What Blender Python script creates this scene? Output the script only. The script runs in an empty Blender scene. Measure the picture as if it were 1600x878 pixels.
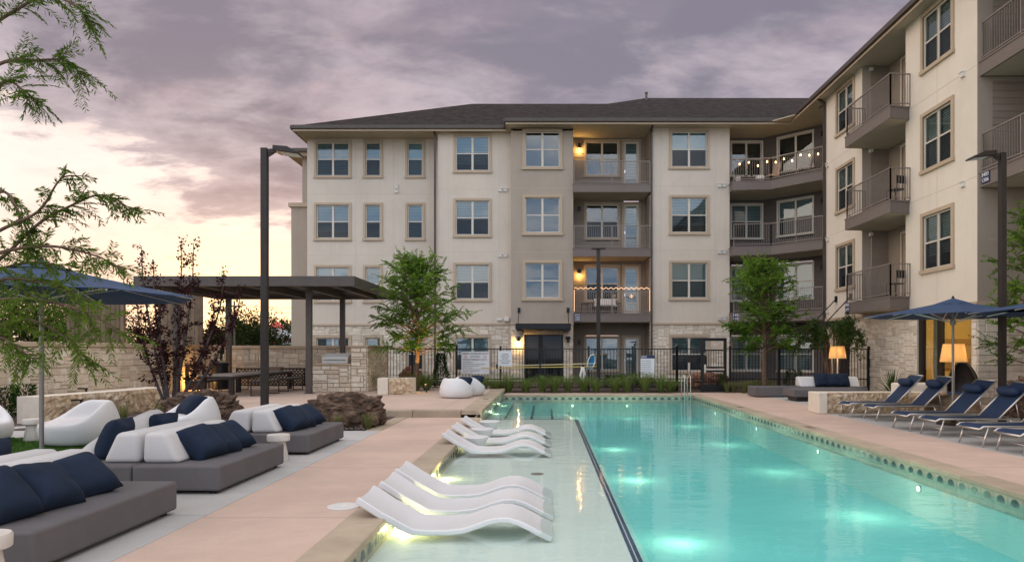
import bpy, bmesh, math, random
from mathutils import Vector, Matrix, noise
R = math.radians
sc = bpy.context.scene
col = sc.collection
rnd = random.Random(7)

# ------------------------------------------------------------------ camera
F = 1110.0
cam_d = bpy.data.cameras.new("camera"); cam = bpy.data.objects.new("camera", cam_d); col.objects.link(cam)
cam.location = (0, 0, 1.5); cam.rotation_euler = (R(90), 0, 0)
cam_d.sensor_width = 36; cam_d.lens = 36 * F / 1600
cam_d.shift_x = -53 / 1600; cam_d.shift_y = 109 / 1600
cam_d.clip_start = .05; cam_d.clip_end = 3000
sc.camera = cam

# ------------------------------------------------------------------ sky
SUN_AZ, SUN_EL = -23.8, 2.4          # degrees right of +Y, above the horizon
w = bpy.data.worlds.new("World"); sc.world = w; w.use_nodes = True
nt = w.node_tree; nt.nodes.clear()
def WN(t, **k):
    n = nt.nodes.new(t)
    for a, v in k.items(): setattr(n, a, v)
    return n
def wl(a, b): nt.links.new(a, b)
def wmath(op, a, b=None, c=None, clamp=False):
    n = WN('ShaderNodeMath', operation=op); n.use_clamp = clamp
    for i, x in enumerate((a, b, c)):
        if x is None: continue
        if isinstance(x, (int, float)): n.inputs[i].default_value = x
        else: wl(x, n.inputs[i])
    return n.outputs[0]
def wmap(x, a, b, c=0., d=1., t='SMOOTHSTEP'):
    n = WN('ShaderNodeMapRange', interpolation_type=t); wl(x, n.inputs[0])
    for i, v in enumerate((a, b, c, d)): n.inputs[i + 1].default_value = v
    return n.outputs[0]
def wmix(f, a, b):
    n = WN('ShaderNodeMix', data_type='RGBA')
    if isinstance(f, (int, float)): n.inputs[0].default_value = f
    else: wl(f, n.inputs[0])
    for i, x in ((6, a), (7, b)):
        if isinstance(x, tuple): n.inputs[i].default_value = (*x, 1)
        else: wl(x, n.inputs[i])
    return n.outputs[2]
tc = WN('ShaderNodeTexCoord'); sep = WN('ShaderNodeSeparateXYZ'); wl(tc.outputs['Generated'], sep.inputs[0])
dx, dy, dz = sep.outputs
zz = wmath('ADD', wmath('MAXIMUM', dz, 0.0), .22)
cu = wmath('DIVIDE', dx, zz); cv = wmath('DIVIDE', dy, zz)
cmb = WN('ShaderNodeCombineXYZ'); wl(cu, cmb.inputs[0]); wl(cv, cmb.inputs[1])
mp = WN('ShaderNodeMapping'); mp.inputs['Rotation'].default_value = (0, 0, R(-32)); mp.inputs['Scale'].default_value = (.95, 1.35, 1)
wl(cmb.outputs[0], mp.inputs[0])
def wnoise(scale, detail, rough, dist=0.3, vec=None):
    n = WN('ShaderNodeTexNoise'); n.inputs['Scale'].default_value = scale; n.inputs['Detail'].default_value = detail
    n.inputs['Roughness'].default_value = rough; n.inputs['Distortion'].default_value = dist
    wl(vec or mp.outputs[0], n.inputs['Vector']); return n.outputs[0]
n_big = wnoise(1.0, 6, .55, .2); n_fine = wnoise(3.6, 7, .62, .25); n_str = wnoise(1.9, 5, .6, .4)
cl = wmath('ADD', wmath('MULTIPLY', n_big, .6), wmath('MULTIPLY', n_fine, .4))
cloud = wmix(wmap(cl, .41, .585), (.175, .158, .205), (.40, .345, .385))
cloud = wmix(wmath('MULTIPLY', wmath('MULTIPLY', wmap(n_str, .48, .72), wmap(dz, .52, .22)), .8), cloud, (.50, .375, .41))
# the clear band low in the west
gd = Vector((math.sin(R(-41)), math.cos(R(-41)), math.tan(R(0)))).normalized()
dot = WN('ShaderNodeVectorMath', operation='DOT_PRODUCT'); wl(tc.outputs['Generated'], dot.inputs[0]); dot.inputs[1].default_value = gd
yy = wmath('MAXIMUM', dy, .15)
g = wmath('ADD', wmath('DIVIDE', dz, yy), wmath('MULTIPLY', wmath('DIVIDE', dx, yy), .46))      # height over a line falling to the right
g = wmath('ADD', wmath('ADD', g, -.005), wmath('MULTIPLY', wmath('SUBTRACT', .5, cl), .95))
gap = wmath('SUBTRACT', 1.0, wmap(g, -.035, .03))
halo = wmath('SUBTRACT', 1.0, wmap(g, -.02, .20))
glowc = wmix(wmap(dz, .0, .22), (.86, .60, .47), (.77, .665, .62))
sky = wmix(wmath('MULTIPLY', halo, .45), cloud, (.50, .43, .47))
glowc = wmix(wmath('MULTIPLY', wmap(n_fine, .46, .66), .5), glowc, (.66, .50, .47))
sky = wmix(gap, sky, glowc)
low = wmap(dz, .17, .03)
sky = wmix(wmath('MULTIPLY', low, wmap(dot.outputs['Value'], .45, .85)), sky, glowc)
# unseen sky behind and above the viewer, brightened to lift ground and facade
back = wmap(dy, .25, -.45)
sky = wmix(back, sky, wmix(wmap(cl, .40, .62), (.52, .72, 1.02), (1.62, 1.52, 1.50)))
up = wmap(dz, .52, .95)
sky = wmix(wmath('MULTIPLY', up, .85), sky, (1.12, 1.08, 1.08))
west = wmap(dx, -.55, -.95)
east_fill = wmap(dx, .60, .92)  # bright sky added out of view on the right, lifts the left wall
sky = wmix(wmath('MULTIPLY', east_fill, .85), sky, (2.5, 2.3, 2.15))
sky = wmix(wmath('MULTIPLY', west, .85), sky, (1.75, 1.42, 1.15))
sg = WN('ShaderNodeVectorMath', operation='DOT_PRODUCT'); wl(tc.outputs['Generated'], sg.inputs[0]); sg.inputs[1].default_value = (math.sin(R(SUN_AZ)) * math.cos(R(SUN_EL)), math.cos(R(SUN_AZ)) * math.cos(R(SUN_EL)), math.sin(R(SUN_EL)))
sky = wmix(wmap(sg.outputs['Value'], .992, .9999), sky, (1.5, 1.02, .58))
st = WN('ShaderNodeTexSky', sky_type='NISHITA'); st.sun_disc = False
st.sun_elevation = R(SUN_EL); st.sun_rotation = R(SUN_AZ); st.dust_density = 2.5
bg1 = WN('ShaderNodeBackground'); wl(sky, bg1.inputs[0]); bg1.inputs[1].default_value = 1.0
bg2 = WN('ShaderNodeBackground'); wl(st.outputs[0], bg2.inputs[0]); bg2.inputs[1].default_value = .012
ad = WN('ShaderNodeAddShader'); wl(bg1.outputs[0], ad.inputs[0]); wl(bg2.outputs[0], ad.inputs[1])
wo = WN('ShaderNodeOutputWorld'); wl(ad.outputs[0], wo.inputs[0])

# ------------------------------------------------------------------ sun (low, behind thin cloud) and exposure
sd = bpy.data.lights.new("sun", 'SUN'); so = bpy.data.objects.new("sun", sd); col.objects.link(so)
sd.energy = .8; sd.angle = R(4); sd.color = (1, .62, .32)
sv = Vector((math.sin(R(SUN_AZ)) * math.cos(R(SUN_EL)), math.cos(R(SUN_AZ)) * math.cos(R(SUN_EL)), math.sin(R(SUN_EL))))
so.rotation_euler = sv.to_track_quat('Z', 'Y').to_euler()
sc.view_settings.view_transform = 'Standard'; sc.view_settings.look = 'None'
sc.view_settings.exposure = 0.42; sc.view_settings.gamma = 1
cy = sc.cycles
cy.use_denoising = True; cy.caustics_refractive = True; cy.caustics_reflective = False
cy.max_bounces = 12; cy.diffuse_bounces = 6; cy.glossy_bounces = 4; cy.transmission_bounces = 10; cy.transparent_max_bounces = 14
cy.sample_clamp_indirect = 4.0; cy.blur_glossy = .6
try: cy.denoiser = 'OPENIMAGEDENOISE'; cy.denoising_input_passes = 'RGB_ALBEDO_NORMAL'
except Exception: pass

# ------------------------------------------------------------------ helpers
def PX(px, py, Y): return Vector(((px - 853) / F * Y, Y, 1.5 - (py - 548) / F * Y))
def s8(r, g, b):
    f = lambda c: (c / 255 / 12.92) if c <= 10 else ((c / 255 + .055) / 1.055) ** 2.4
    return (f(r), f(g), f(b))

class MB:
    def __init__(s): s.v = []; s.f = []; s.m = []; s.r = []
    def add(s, vs, fs, mi=0, r=None):
        b = len(s.v); s.v.extend([tuple(v) for v in vs])
        if r is None: r = rnd.random()
        for f in fs: s.f.append([b + i for i in f]); s.m.append(mi); s.r.append(r)
    def quad(s, a, b, c, d, mi=0, r=None): s.add((a, b, c, d), ((0, 1, 2, 3),), mi, r)
    def box(s, x0, x1, y0, y1, z0, z1, mi=0, r=None):
        s.add([(x, y, z) for z in (z0, z1) for y in (y0, y1) for x in (x0, x1)],
              ((0, 2, 3, 1), (4, 5, 7, 6), (0, 1, 5, 4), (2, 6, 7, 3), (0, 4, 6, 2), (1, 3, 7, 5)), mi, r)
    def bar(s, a, b, wx, wz=None, mi=0, r=None):
        a = Vector(a); b = Vector(b); d = (b - a).normalized(); wz = wz or wx
        up = Vector((0, 0, 1)) if abs(d.z) < .95 else Vector((0, 1, 0))
        x = d.cross(up).normalized() * wx / 2; y = x.cross(d).normalized() * wz / 2
        vs = [p + i * x + j * y for p in (a, b) for j in (-1, 1) for i in (-1, 1)]
        s.add(vs, ((0, 1, 3, 2), (4, 6, 7, 5), (0, 4, 5, 1), (2, 3, 7, 6), (0, 2, 6, 4), (1, 5, 7, 3)), mi, r)
    def tube(s, pts, rads, n=6, mi=0, cap=True, r=None):
        pts = [Vector(p) for p in pts]
        if isinstance(rads, (int, float)): rads = [rads] * len(pts)
        vs = []; fs = []; prev = None
        for i, p in enumerate(pts):
            d = (pts[min(i + 1, len(pts) - 1)] - pts[max(i - 1, 0)])
            d = d.normalized() if d.length > 1e-9 else Vector((0, 0, 1))
            if prev is None: x = d.orthogonal().normalized()
            else:
                x = prev - d * prev.dot(d); x = x.normalized() if x.length > 1e-6 else d.orthogonal().normalized()
            prev = x; y = d.cross(x)
            for k in range(n):
                a = 2 * math.pi * k / n; vs.append(p + (x * math.cos(a) + y * math.sin(a)) * rads[i])
        for i in range(len(pts) - 1):
            for k in range(n):
                fs.append((i * n + k, i * n + (k + 1) % n, (i + 1) * n + (k + 1) % n, (i + 1) * n + k))
        if cap: fs.append(tuple(range(n - 1, -1, -1))); fs.append(tuple((len(pts) - 1) * n + k for k in range(n)))
        s.add(vs, fs, mi, r)
    def lathe(s, prof, n=24, c=(0, 0, 0), mi=0, r=None, sx=1, sy=1):
        vs = []; fs = []
        for (rad, z) in prof:
            for k in range(n):
                a = 2 * math.pi * k / n; vs.append((c[0] + rad * sx * math.cos(a), c[1] + rad * sy * math.sin(a), c[2] + z))
        for i in range(len(prof) - 1):
            for k in range(n): fs.append((i * n + k, i * n + (k + 1) % n, (i + 1) * n + (k + 1) % n, (i + 1) * n + k))
        fs.append(tuple(range(n - 1, -1, -1))); fs.append(tuple((len(prof) - 1) * n + k for k in range(n)))
        s.add(vs, fs, mi, r)
    def prism(s, poly, z0, z1, mi=0, ax='z', r=None):
        n = len(poly)
        q = {'z': lambda p, t: (p[0], p[1], t), 'y': lambda p, t: (p[0], t, p[1]), 'x': lambda p, t: (t, p[0], p[1])}[ax]
        vs = [q(p, z0) for p in poly] + [q(p, z1) for p in poly]
        fs = [tuple(range(n - 1, -1, -1)), tuple(range(n, 2 * n))] + [(i, (i + 1) % n, n + (i + 1) % n, n + i) for i in range(n)]
        s.add(vs, fs, mi, r)
    def build(s, name, mats, parent=None, o=(0, 0, 0), smooth=False, bevel=0, segs=2, subdiv=0, recalc=True, angle=None):
        me = bpy.data.meshes.new(name)
        me.from_pydata([(v[0] - o[0], v[1] - o[1], v[2] - o[2]) for v in s.v], [], s.f)
        mats = mats if isinstance(mats, (list, tuple)) else [mats]
        for m in mats: me.materials.append(m)
        me.polygons.foreach_set('material_index', s.m)
        at = me.attributes.new('rnd', 'FLOAT', 'FACE'); at.data.foreach_set('value', s.r)
        if recalc and len(s.f) < 60000:
            bm = bmesh.new(); bm.from_mesh(me); bmesh.ops.recalc_face_normals(bm, faces=bm.faces); bm.to_mesh(me); bm.free()
        if smooth: me.polygons.foreach_set('use_smooth', [True] * len(me.polygons))
        if angle: me.set_sharp_from_angle(angle=R(angle))
        ob = bpy.data.objects.new(name, me); col.objects.link(ob)
        if parent is not None: ob.parent = parent
        else: ob.location = o
        if bevel:
            b = ob.modifiers.new('bevel', 'BEVEL'); b.width = bevel; b.segments = segs; b.limit_method = 'ANGLE'; b.angle_limit = R(30)
        if subdiv:
            b = ob.modifiers.new('subdivision', 'SUBSURF'); b.levels = subdiv; b.render_levels = subdiv
        return ob

def tag(o, label=None, cat=None, group=None, kind=None):
    if label: o['label'] = label
    if cat: o['category'] = cat
    if group: o['group'] = group
    if kind: o['kind'] = kind
    return o
def thing(name, label, cat, loc=(0, 0, 0), rz=0, group=None):
    o = bpy.data.objects.new(name, None); o.empty_display_size = .1; col.objects.link(o)
    o.location = loc; o.rotation_euler = (0, 0, rz)
    return tag(o, label, cat, group)
def copy_tree(o, parent=None):
    c = o.copy(); col.objects.link(c)
    if parent is not None: c.parent = parent
    for ch in list(o.children): copy_tree(ch, c)
    return c
def dup(o, loc, rz=0, label=None, scale=None):
    c = copy_tree(o); c.location = loc; c.rotation_euler = (0, 0, rz)
    if label: c['label'] = label
    if scale: c.scale = (scale, scale, scale)
    return c
def struct(o): o['kind'] = 'structure'; return o
def lamp(name, loc, power, color=(1, .75, .4), size=.05, parent=None):
    l = bpy.data.lights.new(name, 'POINT'); l.energy = power; l.color = color; l.shadow_soft_size = size
    o = bpy.data.objects.new(name, l); col.objects.link(o); o.location = loc
    if parent is not None: o.parent = parent
    return o

# ------------------------------------------------------------------ materials
class Sh:
    def __init__(s, name):
        s.m = bpy.data.materials.new(name); s.m.use_nodes = True; s.t = s.m.node_tree
        s.b = s.t.nodes['Principled BSDF']; s.out = s.t.nodes['Material Output']; s._c = None
    def n(s, t, **k):
        x = s.t.nodes.new(t)
        for a, v in k.items(): setattr(x, a, v)
        return x
    def l(s, a, b): s.t.links.new(a, b)
    def co(s):
        if s._c is None: s._c = s.n('ShaderNodeNewGeometry').outputs['Position']
        return s._c
    def noise(s, scale, detail=4, rough=.55, vec=None, dist=0, sc3=None):
        v = vec or s.co()
        if sc3:
            mp = s.n('ShaderNodeMapping'); mp.inputs['Scale'].default_value = sc3; s.l(v, mp.inputs[0]); v = mp.outputs[0]
        x = s.n('ShaderNodeTexNoise'); x.inputs['Scale'].default_value = scale; x.inputs['Detail'].default_value = detail
        x.inputs['Roughness'].default_value = rough; x.inputs['Distortion'].default_value = dist
        s.l(v, x.inputs['Vector']); return x.outputs[0]
    def ramp(s, x, stops):
        r = s.n('ShaderNodeValToRGB'); s.l(x, r.inputs[0]); e = r.color_ramp.elements
        while len(e) < len(stops): e.new(.5)
        for i, (p, c) in enumerate(stops): e[i].position = p; e[i].color = (*c, 1)
        return r.outputs[0]
    def math(s, op, a, b=None, c=None):
        n = s.n('ShaderNodeMath', operation=op)
        for i, x in enumerate((a, b, c)):
            if x is None: continue
            if isinstance(x, (int, float)): n.inputs[i].default_value = x
            else: s.l(x, n.inputs[i])
        return n.outputs[0]
    def mix(s, f, a, b, mode='MIX'):
        n = s.n('ShaderNodeMix', data_type='RGBA', blend_type=mode)
        if isinstance(f, (int, float)): n.inputs[0].default_value = f
        else: s.l(f, n.inputs[0])
        for i, x in ((6, a), (7, b)):
            if isinstance(x, tuple): n.inputs[i].default_value = (*x[:3], 1)
            else: s.l(x, n.inputs[i])
        return n.outputs[2]
    def bump(s, h, strength=.3, dist=.02, nrm=None):
        b = s.n('ShaderNodeBump'); b.inputs['Strength'].default_value = strength; b.inputs['Distance'].default_value = dist
        s.l(h, b.inputs['Height'])
        if nrm: s.l(nrm, b.inputs['Normal'])
        s.l(b.outputs[0], s.b.inputs['Normal']); return b.outputs[0]
    def attr(s, name='rnd'):
        a = s.n('ShaderNodeAttribute'); a.attribute_name = name; return a.outputs['Fac']
    def set(s, **k):
        for a, v in k.items():
            i = s.b.inputs[a.replace('_', ' ')]
            if isinstance(v, (int, float)): i.default_value = v
            elif isinstance(v, tuple): i.default_value = (*v[:3], 1)
            else: s.l(v, i)
        return s
def sc_(c, k): return tuple(min(1, x * k) for x in c)
def mat(name, c, rough=.7, var=.12, scale=3., bump=0., bscale=60., bdist=.01, metal=0., spec=.4, face=0., stain=0., streak=0.):
    s = Sh(name)
    a = s.noise(scale, 5, .6)
    x = s.ramp(a, [(.3, sc_(c, 1 - var)), (.7, sc_(c, 1 + var))])
    if face:
        x = s.mix(1.0, x, s.ramp(s.attr(), [(0, (1 - face,) * 3), (1, (1 + face * .3,) * 3)]), 'MULTIPLY')
    if stain:
        x = s.mix(s.math('MULTIPLY', s.ramp(s.noise(.6, 6, .7), [(.5, (0, 0, 0)), (.75, (1, 1, 1))]), stain), x, sc_(c, .6))
    if streak:
        x = s.mix(s.math('MULTIPLY', s.ramp(s.noise(2.2, 6, .7, sc3=(2.2, 2.2, .16)), [(.50, (0, 0, 0)), (.72, (1, 1, 1))]), streak), x, sc_(c, .66))
    s.set(Base_Color=x, Roughness=rough, Metallic=metal); s.b.inputs['Specular IOR Level'].default_value = spec
    if bump: s.bump(s.noise(bscale, 4, .6), bump, bdist)
    return s.m
def emit(name, c, k):
    s = Sh(name); s.set(Base_Color=(.1, .1, .1)); s.b.inputs['Emission Color'].default_value = (*c, 1); s.b.inputs['Emission Strength'].default_value = k
    return s.m

M = {}
M['stucco'] = mat('cream_stucco', (.62, .545, .46), .9, .05, .7, .3, 90, .006, stain=.20, streak=.14)
M['stucco_white'] = mat('white_stucco', (.71, .64, .55), .9, .045, .7, .3, 90, .006, stain=.16, streak=.10)
M['taupe'] = mat('taupe_stucco', (.385, .325, .265), .9, .06, .7, .25, 90, .006, stain=.15, streak=.15)
M['dark_taupe'] = mat('dark_taupe_siding', (.125, .105, .095), .8, .06, 2, face=.10)
M['mid_taupe'] = mat('mid_taupe_siding', (.285, .235, .19), .8, .06, 2, face=.10)
M['trim'] = mat('tan_trim', (.46, .36, .26), .75, .05, 2, .1, 60)
M['sash'] = mat('cream_vinyl', (.62, .56, .48), .45, .03, 2)
M['balcony'] = mat('balcony_taupe', (.17, .14, .125), .7, .06, 2)
M['soffit'] = mat('soffit_tan', (.50, .43, .34), .85, .05, 1.5)
M['gutter'] = mat('brown_metal', (.075, .06, .052), .45, .1, 3, metal=.2)
M['rail'] = mat('taupe_rail', (.24, .20, .175), .45, .05, 3, metal=.15)
M['black'] = mat('black_metal', (.014, .014, .016), .42, .15, 6, metal=.3)
M['bronze'] = mat('dark_bronze_metal', (.034, .027, .024), .42, .15, 5, metal=.35)
M['pergola'] = mat('pergola_bronze', (.085, .071, .063), .45, .12, 4, metal=.25)
M['alu'] = mat('brushed_aluminium', (.62, .59, .55), .32, .05, 9, metal=.85)
M['steel'] = mat('stainless_steel', (.68, .67, .65), .2, .05, 9, metal=1.)
M['room'] = mat('dark_room', (.03, .03, .032), .9)
def m_shingle():
    s = Sh('roof_shingles'); g = s.co(); br = s.n('ShaderNodeTexBrick')
    sp = s.n('ShaderNodeSeparateXYZ'); s.l(g, sp.inputs[0]); cb = s.n('ShaderNodeCombineXYZ')
    s.l(s.math('ADD', sp.outputs[0], s.math('MULTIPLY', sp.outputs[1], .02)), cb.inputs[0]); s.l(s.math('MULTIPLY', sp.outputs[2], 2.6), cb.inputs[1])
    s.l(cb.outputs[0], br.inputs['Vector']); br.inputs['Scale'].default_value = 2.4; br.inputs['Brick Width'].default_value = .75; br.inputs['Row Height'].default_value = .33
    br.inputs['Mortar Size'].default_value = .018; br.inputs['Color1'].default_value = (.044, .036, .033, 1); br.inputs['Color2'].default_value = (.017, .0145, .0145, 1); br.inputs['Mortar'].default_value = (.03, .026, .025, 1)
    x = s.mix(.8, br.outputs[0], s.ramp(s.noise(5, 5, .75), [(.3, (.5, .5, .5)), (.7, (1.6, 1.5, 1.5))]), 'MULTIPLY')
    s.set(Base_Color=x, Roughness=.95); s.b.inputs['Specular IOR Level'].default_value = .08; s.bump(br.outputs[1], -.5, .02); return s.m
M['shingle'] = m_shingle()
def m_stone(name, c1, c2, c3):
    s = Sh(name)
    a = s.ramp(s.attr(), [(0, c1), (.35, c2), (.7, c3), (1, sc_(c2, 1.12))])
    x = s.mix(.75, a, s.ramp(s.noise(7, 6, .65), [(.25, (.72, .70, .68)), (.75, (1.2, 1.18, 1.15))]), 'MULTIPLY')
    s.set(Base_Color=x, Roughness=.92); s.bump(s.noise(16, 6, .7), .55, .03); return s.m
M['stone'] = m_stone('limestone_veneer', (.58, .475, .36), (.69, .59, .46), (.75, .67, .55))
M['stone_white'] = m_stone('pale_limestone_veneer', (.56, .49, .40), (.68, .60, .50), (.74, .68, .59))
M['mortar'] = mat('mortar', (.54, .465, .37), .95, .1, 5, .3)
M['cap'] = mat('limestone_cap', (.50, .39, .28), .85, .08, 3, .3, 40)
def m_glass():
    s = Sh('window_glass'); s.t.nodes.remove(s.b)
    tr = s.n('ShaderNodeBsdfTransparent'); tr.inputs[0].default_value = (.70, .84, .86, 1)
    gl = s.n('ShaderNodeBsdfGlossy'); gl.inputs['Roughness'].default_value = .015; gl.inputs[0].default_value = (.86, .95, 1, 1)
    fr = s.n('ShaderNodeFresnel'); fr.inputs[0].default_value = 1.55
    nz = s.noise(.9, 2, .5); b = s.n('ShaderNodeBump'); b.inputs['Strength'].default_value = .05; b.inputs['Distance'].default_value = .05; s.l(nz, b.inputs['Height'])
    s.l(b.outputs[0], gl.inputs['Normal'])
    mx = s.n('ShaderNodeMixShader'); s.l(s.math('MINIMUM', s.math('ADD', fr.outputs[0], .085), 1.0), mx.inputs[0]); s.l(tr.outputs[0], mx.inputs[1]); s.l(gl.outputs[0], mx.inputs[2])
    s.l(mx.outputs[0], s.out.inputs[0]); return s.m
M['glass'] = m_glass()
def m_dark_glass():
    s = Sh('dark_tinted_glass'); s.set(Base_Color=(.010, .011, .012), Roughness=.05, IOR=1.38); return s.m
M['dark_glass'] = m_dark_glass()
def m_blind():
    s = Sh('window_blind'); sp = s.n('ShaderNodeSeparateXYZ'); s.l(s.co(), sp.inputs[0])
    w_ = s.math('SINE', s.math('MULTIPLY', sp.outputs[2], 2 * math.pi / .075))
    x = s.ramp(w_, [(.0, (.12, .15, .15)), (.35, (.31, .37, .37)), (1, (.38, .44, .44))])
    s.set(Base_Color=x, Roughness=.6); s.bump(w_, .4, .02); return s.m
M['blind'] = m_blind()
def m_screen():
    s = Sh('insect_screen'); s.t.nodes.remove(s.b)
    tr = s.n('ShaderNodeBsdfTransparent'); df = s.n('ShaderNodeBsdfDiffuse'); df.inputs[0].default_value = (.03, .034, .04, 1)
    mx = s.n('ShaderNodeMixShader'); mx.inputs[0].default_value = .52
    s.l(tr.outputs[0], mx.inputs[1]); s.l(df.outputs[0], mx.inputs[2]); s.l(mx.outputs[0], s.out.inputs[0]); return s.m
M['screen'] = m_screen()
def m_concrete(name, c, joints_x=None, joints_y=None, var=.08):
    s = Sh(name)
    x = s.ramp(s.noise(1.1, 7, .65), [(.28, sc_(c, 1 - var * 1.6)), (.72, sc_(c, 1 + var))])
    x = s.mix(.5, x, s.ramp(s.noise(40, 3, .7), [(.3, (.86, .86, .86)), (.7, (1.1, 1.1, 1.1))]), 'MULTIPLY')
    x = s.mix(s.math('MULTIPLY', s.ramp(s.noise(.35, 5, .7), [(.46, (0, 0, 0)), (.66, (1, 1, 1))]), .6), x, sc_(c, .74))
    x = s.mix(s.math('MULTIPLY', s.ramp(s.noise(2.6, 7, .75), [(.52, (0, 0, 0)), (.70, (1, 1, 1))]), .45), x, sc_(c, .84))
    sp = s.n('ShaderNodeSeparateXYZ'); s.l(s.co(), sp.inputs[0]); h = None
    for ch, j in ((0, joints_x), (1, joints_y)):
        if not j: continue
        off, per = j
        d = s.math('ABSOLUTE', s.math('SUBTRACT', s.math('FRACT', s.math('DIVIDE', s.math('SUBTRACT', sp.outputs[ch], off), per)), .5))
        k = s.math('GREATER_THAN', d, .5 - .007 / per)
        x = s.mix(k, x, sc_(c, .52))
    s.set(Base_Color=x, Roughness=.82); s.bump(s.noise(55, 4, .65), .25, .006); return s.m
M['pink'] = m_concrete('pink_salt_concrete', (.59, .43, .345), None, (.9, 2.75))
M['pink_terrace'] = m_concrete('pink_terrace_concrete', (.56, .42, .34), (.2, 2.6), (.3, 2.6))
M['pad'] = m_concrete('grey_concrete', (.47, .455, .435), None, (1.1, 2.7))
M['coping'] = mat('coping_limestone', (.42, .335, .245), .75, .14, 2.2, .3, 30, .01, face=.12, stain=.3)
M['plaster'] = mat('pool_plaster', (.70, .735, .69), .7, .04, 1.2)
M['plaster_deep'] = mat('deep_pool_plaster', (.42, .72, .70), .7, .05, .8)
M['tile_beige'] = mat('beige_pool_tile', (.42, .37, .28), .3, .12, 9, face=.25)
M['tile_green'] = mat('dark_green_pool_tile', (.045, .075, .070), .25, .2, 9)
M['tile_navy'] = mat('navy_pool_tile', (.012, .03, .11), .3, .2, 12)
M['gravel'] = mat('brown_gravel', (.13, .098, .085), .95, .5, 35, 1.0, 45, .05)
M['soil'] = mat('mulch_soil', (.07, .05, .038), .95, .4, 25, 1.0, 40, .05)
M['ground'] = mat('dry_grass_ground', (.11, .10, .055), .95, .3, .8, .6, 20, .05)
M['turf'] = mat('green_turf', (.05, .125, .016), .9, .3, 12, 1.0, 120, .03)
def m_water(name, tint, veil, veilc):
    s = Sh(name); s.t.nodes.remove(s.b)
    tr = s.n('ShaderNodeBsdfTransparent'); tr.inputs[0].default_value = (*tint, 1); df = s.n('ShaderNodeBsdfDiffuse'); df.inputs[0].default_value = (*veilc, 1)
    m0 = s.n('ShaderNodeMixShader'); m0.inputs[0].default_value = veil; s.l(tr.outputs[0], m0.inputs[1]); s.l(df.outputs[0], m0.inputs[2])
    gl = s.n('ShaderNodeBsdfGlossy'); gl.inputs['Roughness'].default_value = .05
    a = s.noise(2.1, 3, .5, sc3=(1, 1.7, 1)); b = s.noise(7.5, 2, .5, sc3=(1, 1.4, 1)); bp = s.n('ShaderNodeBump'); bp.inputs['Strength'].default_value = .20; bp.inputs['Distance'].default_value = .03
    s.l(s.math('ADD', a, s.math('MULTIPLY', b, .18)), bp.inputs['Height']); s.l(bp.outputs[0], gl.inputs['Normal'])
    fr = s.n('ShaderNodeFresnel'); fr.inputs[0].default_value = 1.333; s.l(bp.outputs[0], fr.inputs['Normal'])
    bf = s.n('ShaderNodeNewGeometry').outputs['Backfacing']; mx = s.n('ShaderNodeMixShader'); s.l(s.math('MULTIPLY', fr.outputs[0], s.math('SUBTRACT', 1.0, bf)), mx.inputs[0]); s.l(m0.outputs[0], mx.inputs[1]); s.l(gl.outputs[0], mx.inputs[2]); s.l(mx.outputs[0], s.out.inputs[0]); return s.m
M['water'] = m_water('pool_water', (.54, .93, .92), .12, (.42, .80, .78)); M['shelf_water'] = m_water('shelf_water', (.91, .985, .965), .03, (.7, .85, .8))
M['white_poly'] = mat('white_moulded_plastic', (.70, .69, .69), .38, .03, 2.5, spec=.5)
M['white_fabric'] = mat('light_grey_upholstery', (.61, .59, .585), .9, .04, 3, .3, 380, .002)
M['grey_fabric'] = mat('dark_grey_upholstery', (.125, .115, .118), .92, .08, 3, .35, 420, .002)
M['navy'] = mat('navy_fabric', (.007, .017, .040), .9, .25, 7, .35, 300, .003)
M['navy_sling'] = mat('navy_sling', (.012, .030, .078), .7, .12, 7, .35, 350, .002)
M['navy_canopy'] = mat('navy_canopy_cloth', (.026, .056, .125), .8, .10, 2, .2, 300, .002)
M['concrete_white'] = mat('cast_white_stone', (.60, .55, .50), .8, .08, 9, .3, 60, .006)
def m_rough_lime():
    s = Sh('chiselled_limestone')
    x = s.ramp(s.noise(9, 8, .72), [(.30, (.21, .125, .065)), (.48, (.50, .36, .22)), (.66, (.74, .65, .52))])
    s.set(Base_Color=x, Roughness=.95); s.bump(s.noise(26, 6, .7), .8, .03); return s.m
M['lime_rough'] = m_rough_lime()
M['lime_smooth'] = mat('sawn_limestone', (.70, .62, .52), .85, .07, 6, .3, 30, .01)
def m_boulder(name, a, b, c):
    s = Sh(name)
    x = s.ramp(s.noise(4.5, 9, .72, sc3=(1, 1, 1.8)), [(.32, a), (.52, b), (.70, c)])
    s.set(Base_Color=x, Roughness=.95); s.bump(s.noise(22, 8, .75), .9, .04); return s.m
M['boulder'] = m_boulder('weathered_boulder', (.022, .014, .010), (.11, .066, .044), (.32, .215, .15))
M['boulder_red'] = m_boulder('red_boulder', (.07, .03, .018), (.21, .10, .06), (.36, .23, .16))
M['boulder_tan'] = m_boulder('tan_boulder', (.14, .08, .045), (.36, .24, .15), (.56, .44, .33))
M['bark'] = mat('brown_bark', (.14, .088, .06), .95, .3, 12, .8, 40, .02)
M['bark_grey'] = mat('grey_bark', (.075, .06, .055), .95, .3, 12, .6, 40, .02)
def m_leaf(name, c1, c2, c3, trans=.35):
    s = Sh(name); s.t.nodes.remove(s.b)
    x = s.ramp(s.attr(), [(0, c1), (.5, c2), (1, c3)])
    d = s.n('ShaderNodeBsdfDiffuse'); t = s.n('ShaderNodeBsdfTranslucent'); s.l(x, d.inputs[0]); s.l(x, t.inputs[0])
    mx = s.n('ShaderNodeMixShader'); mx.inputs[0].default_value = trans
    s.l(d.outputs[0], mx.inputs[1]); s.l(t.outputs[0], mx.inputs[2]); s.l(mx.outputs[0], s.out.inputs[0]); return s.m
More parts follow.
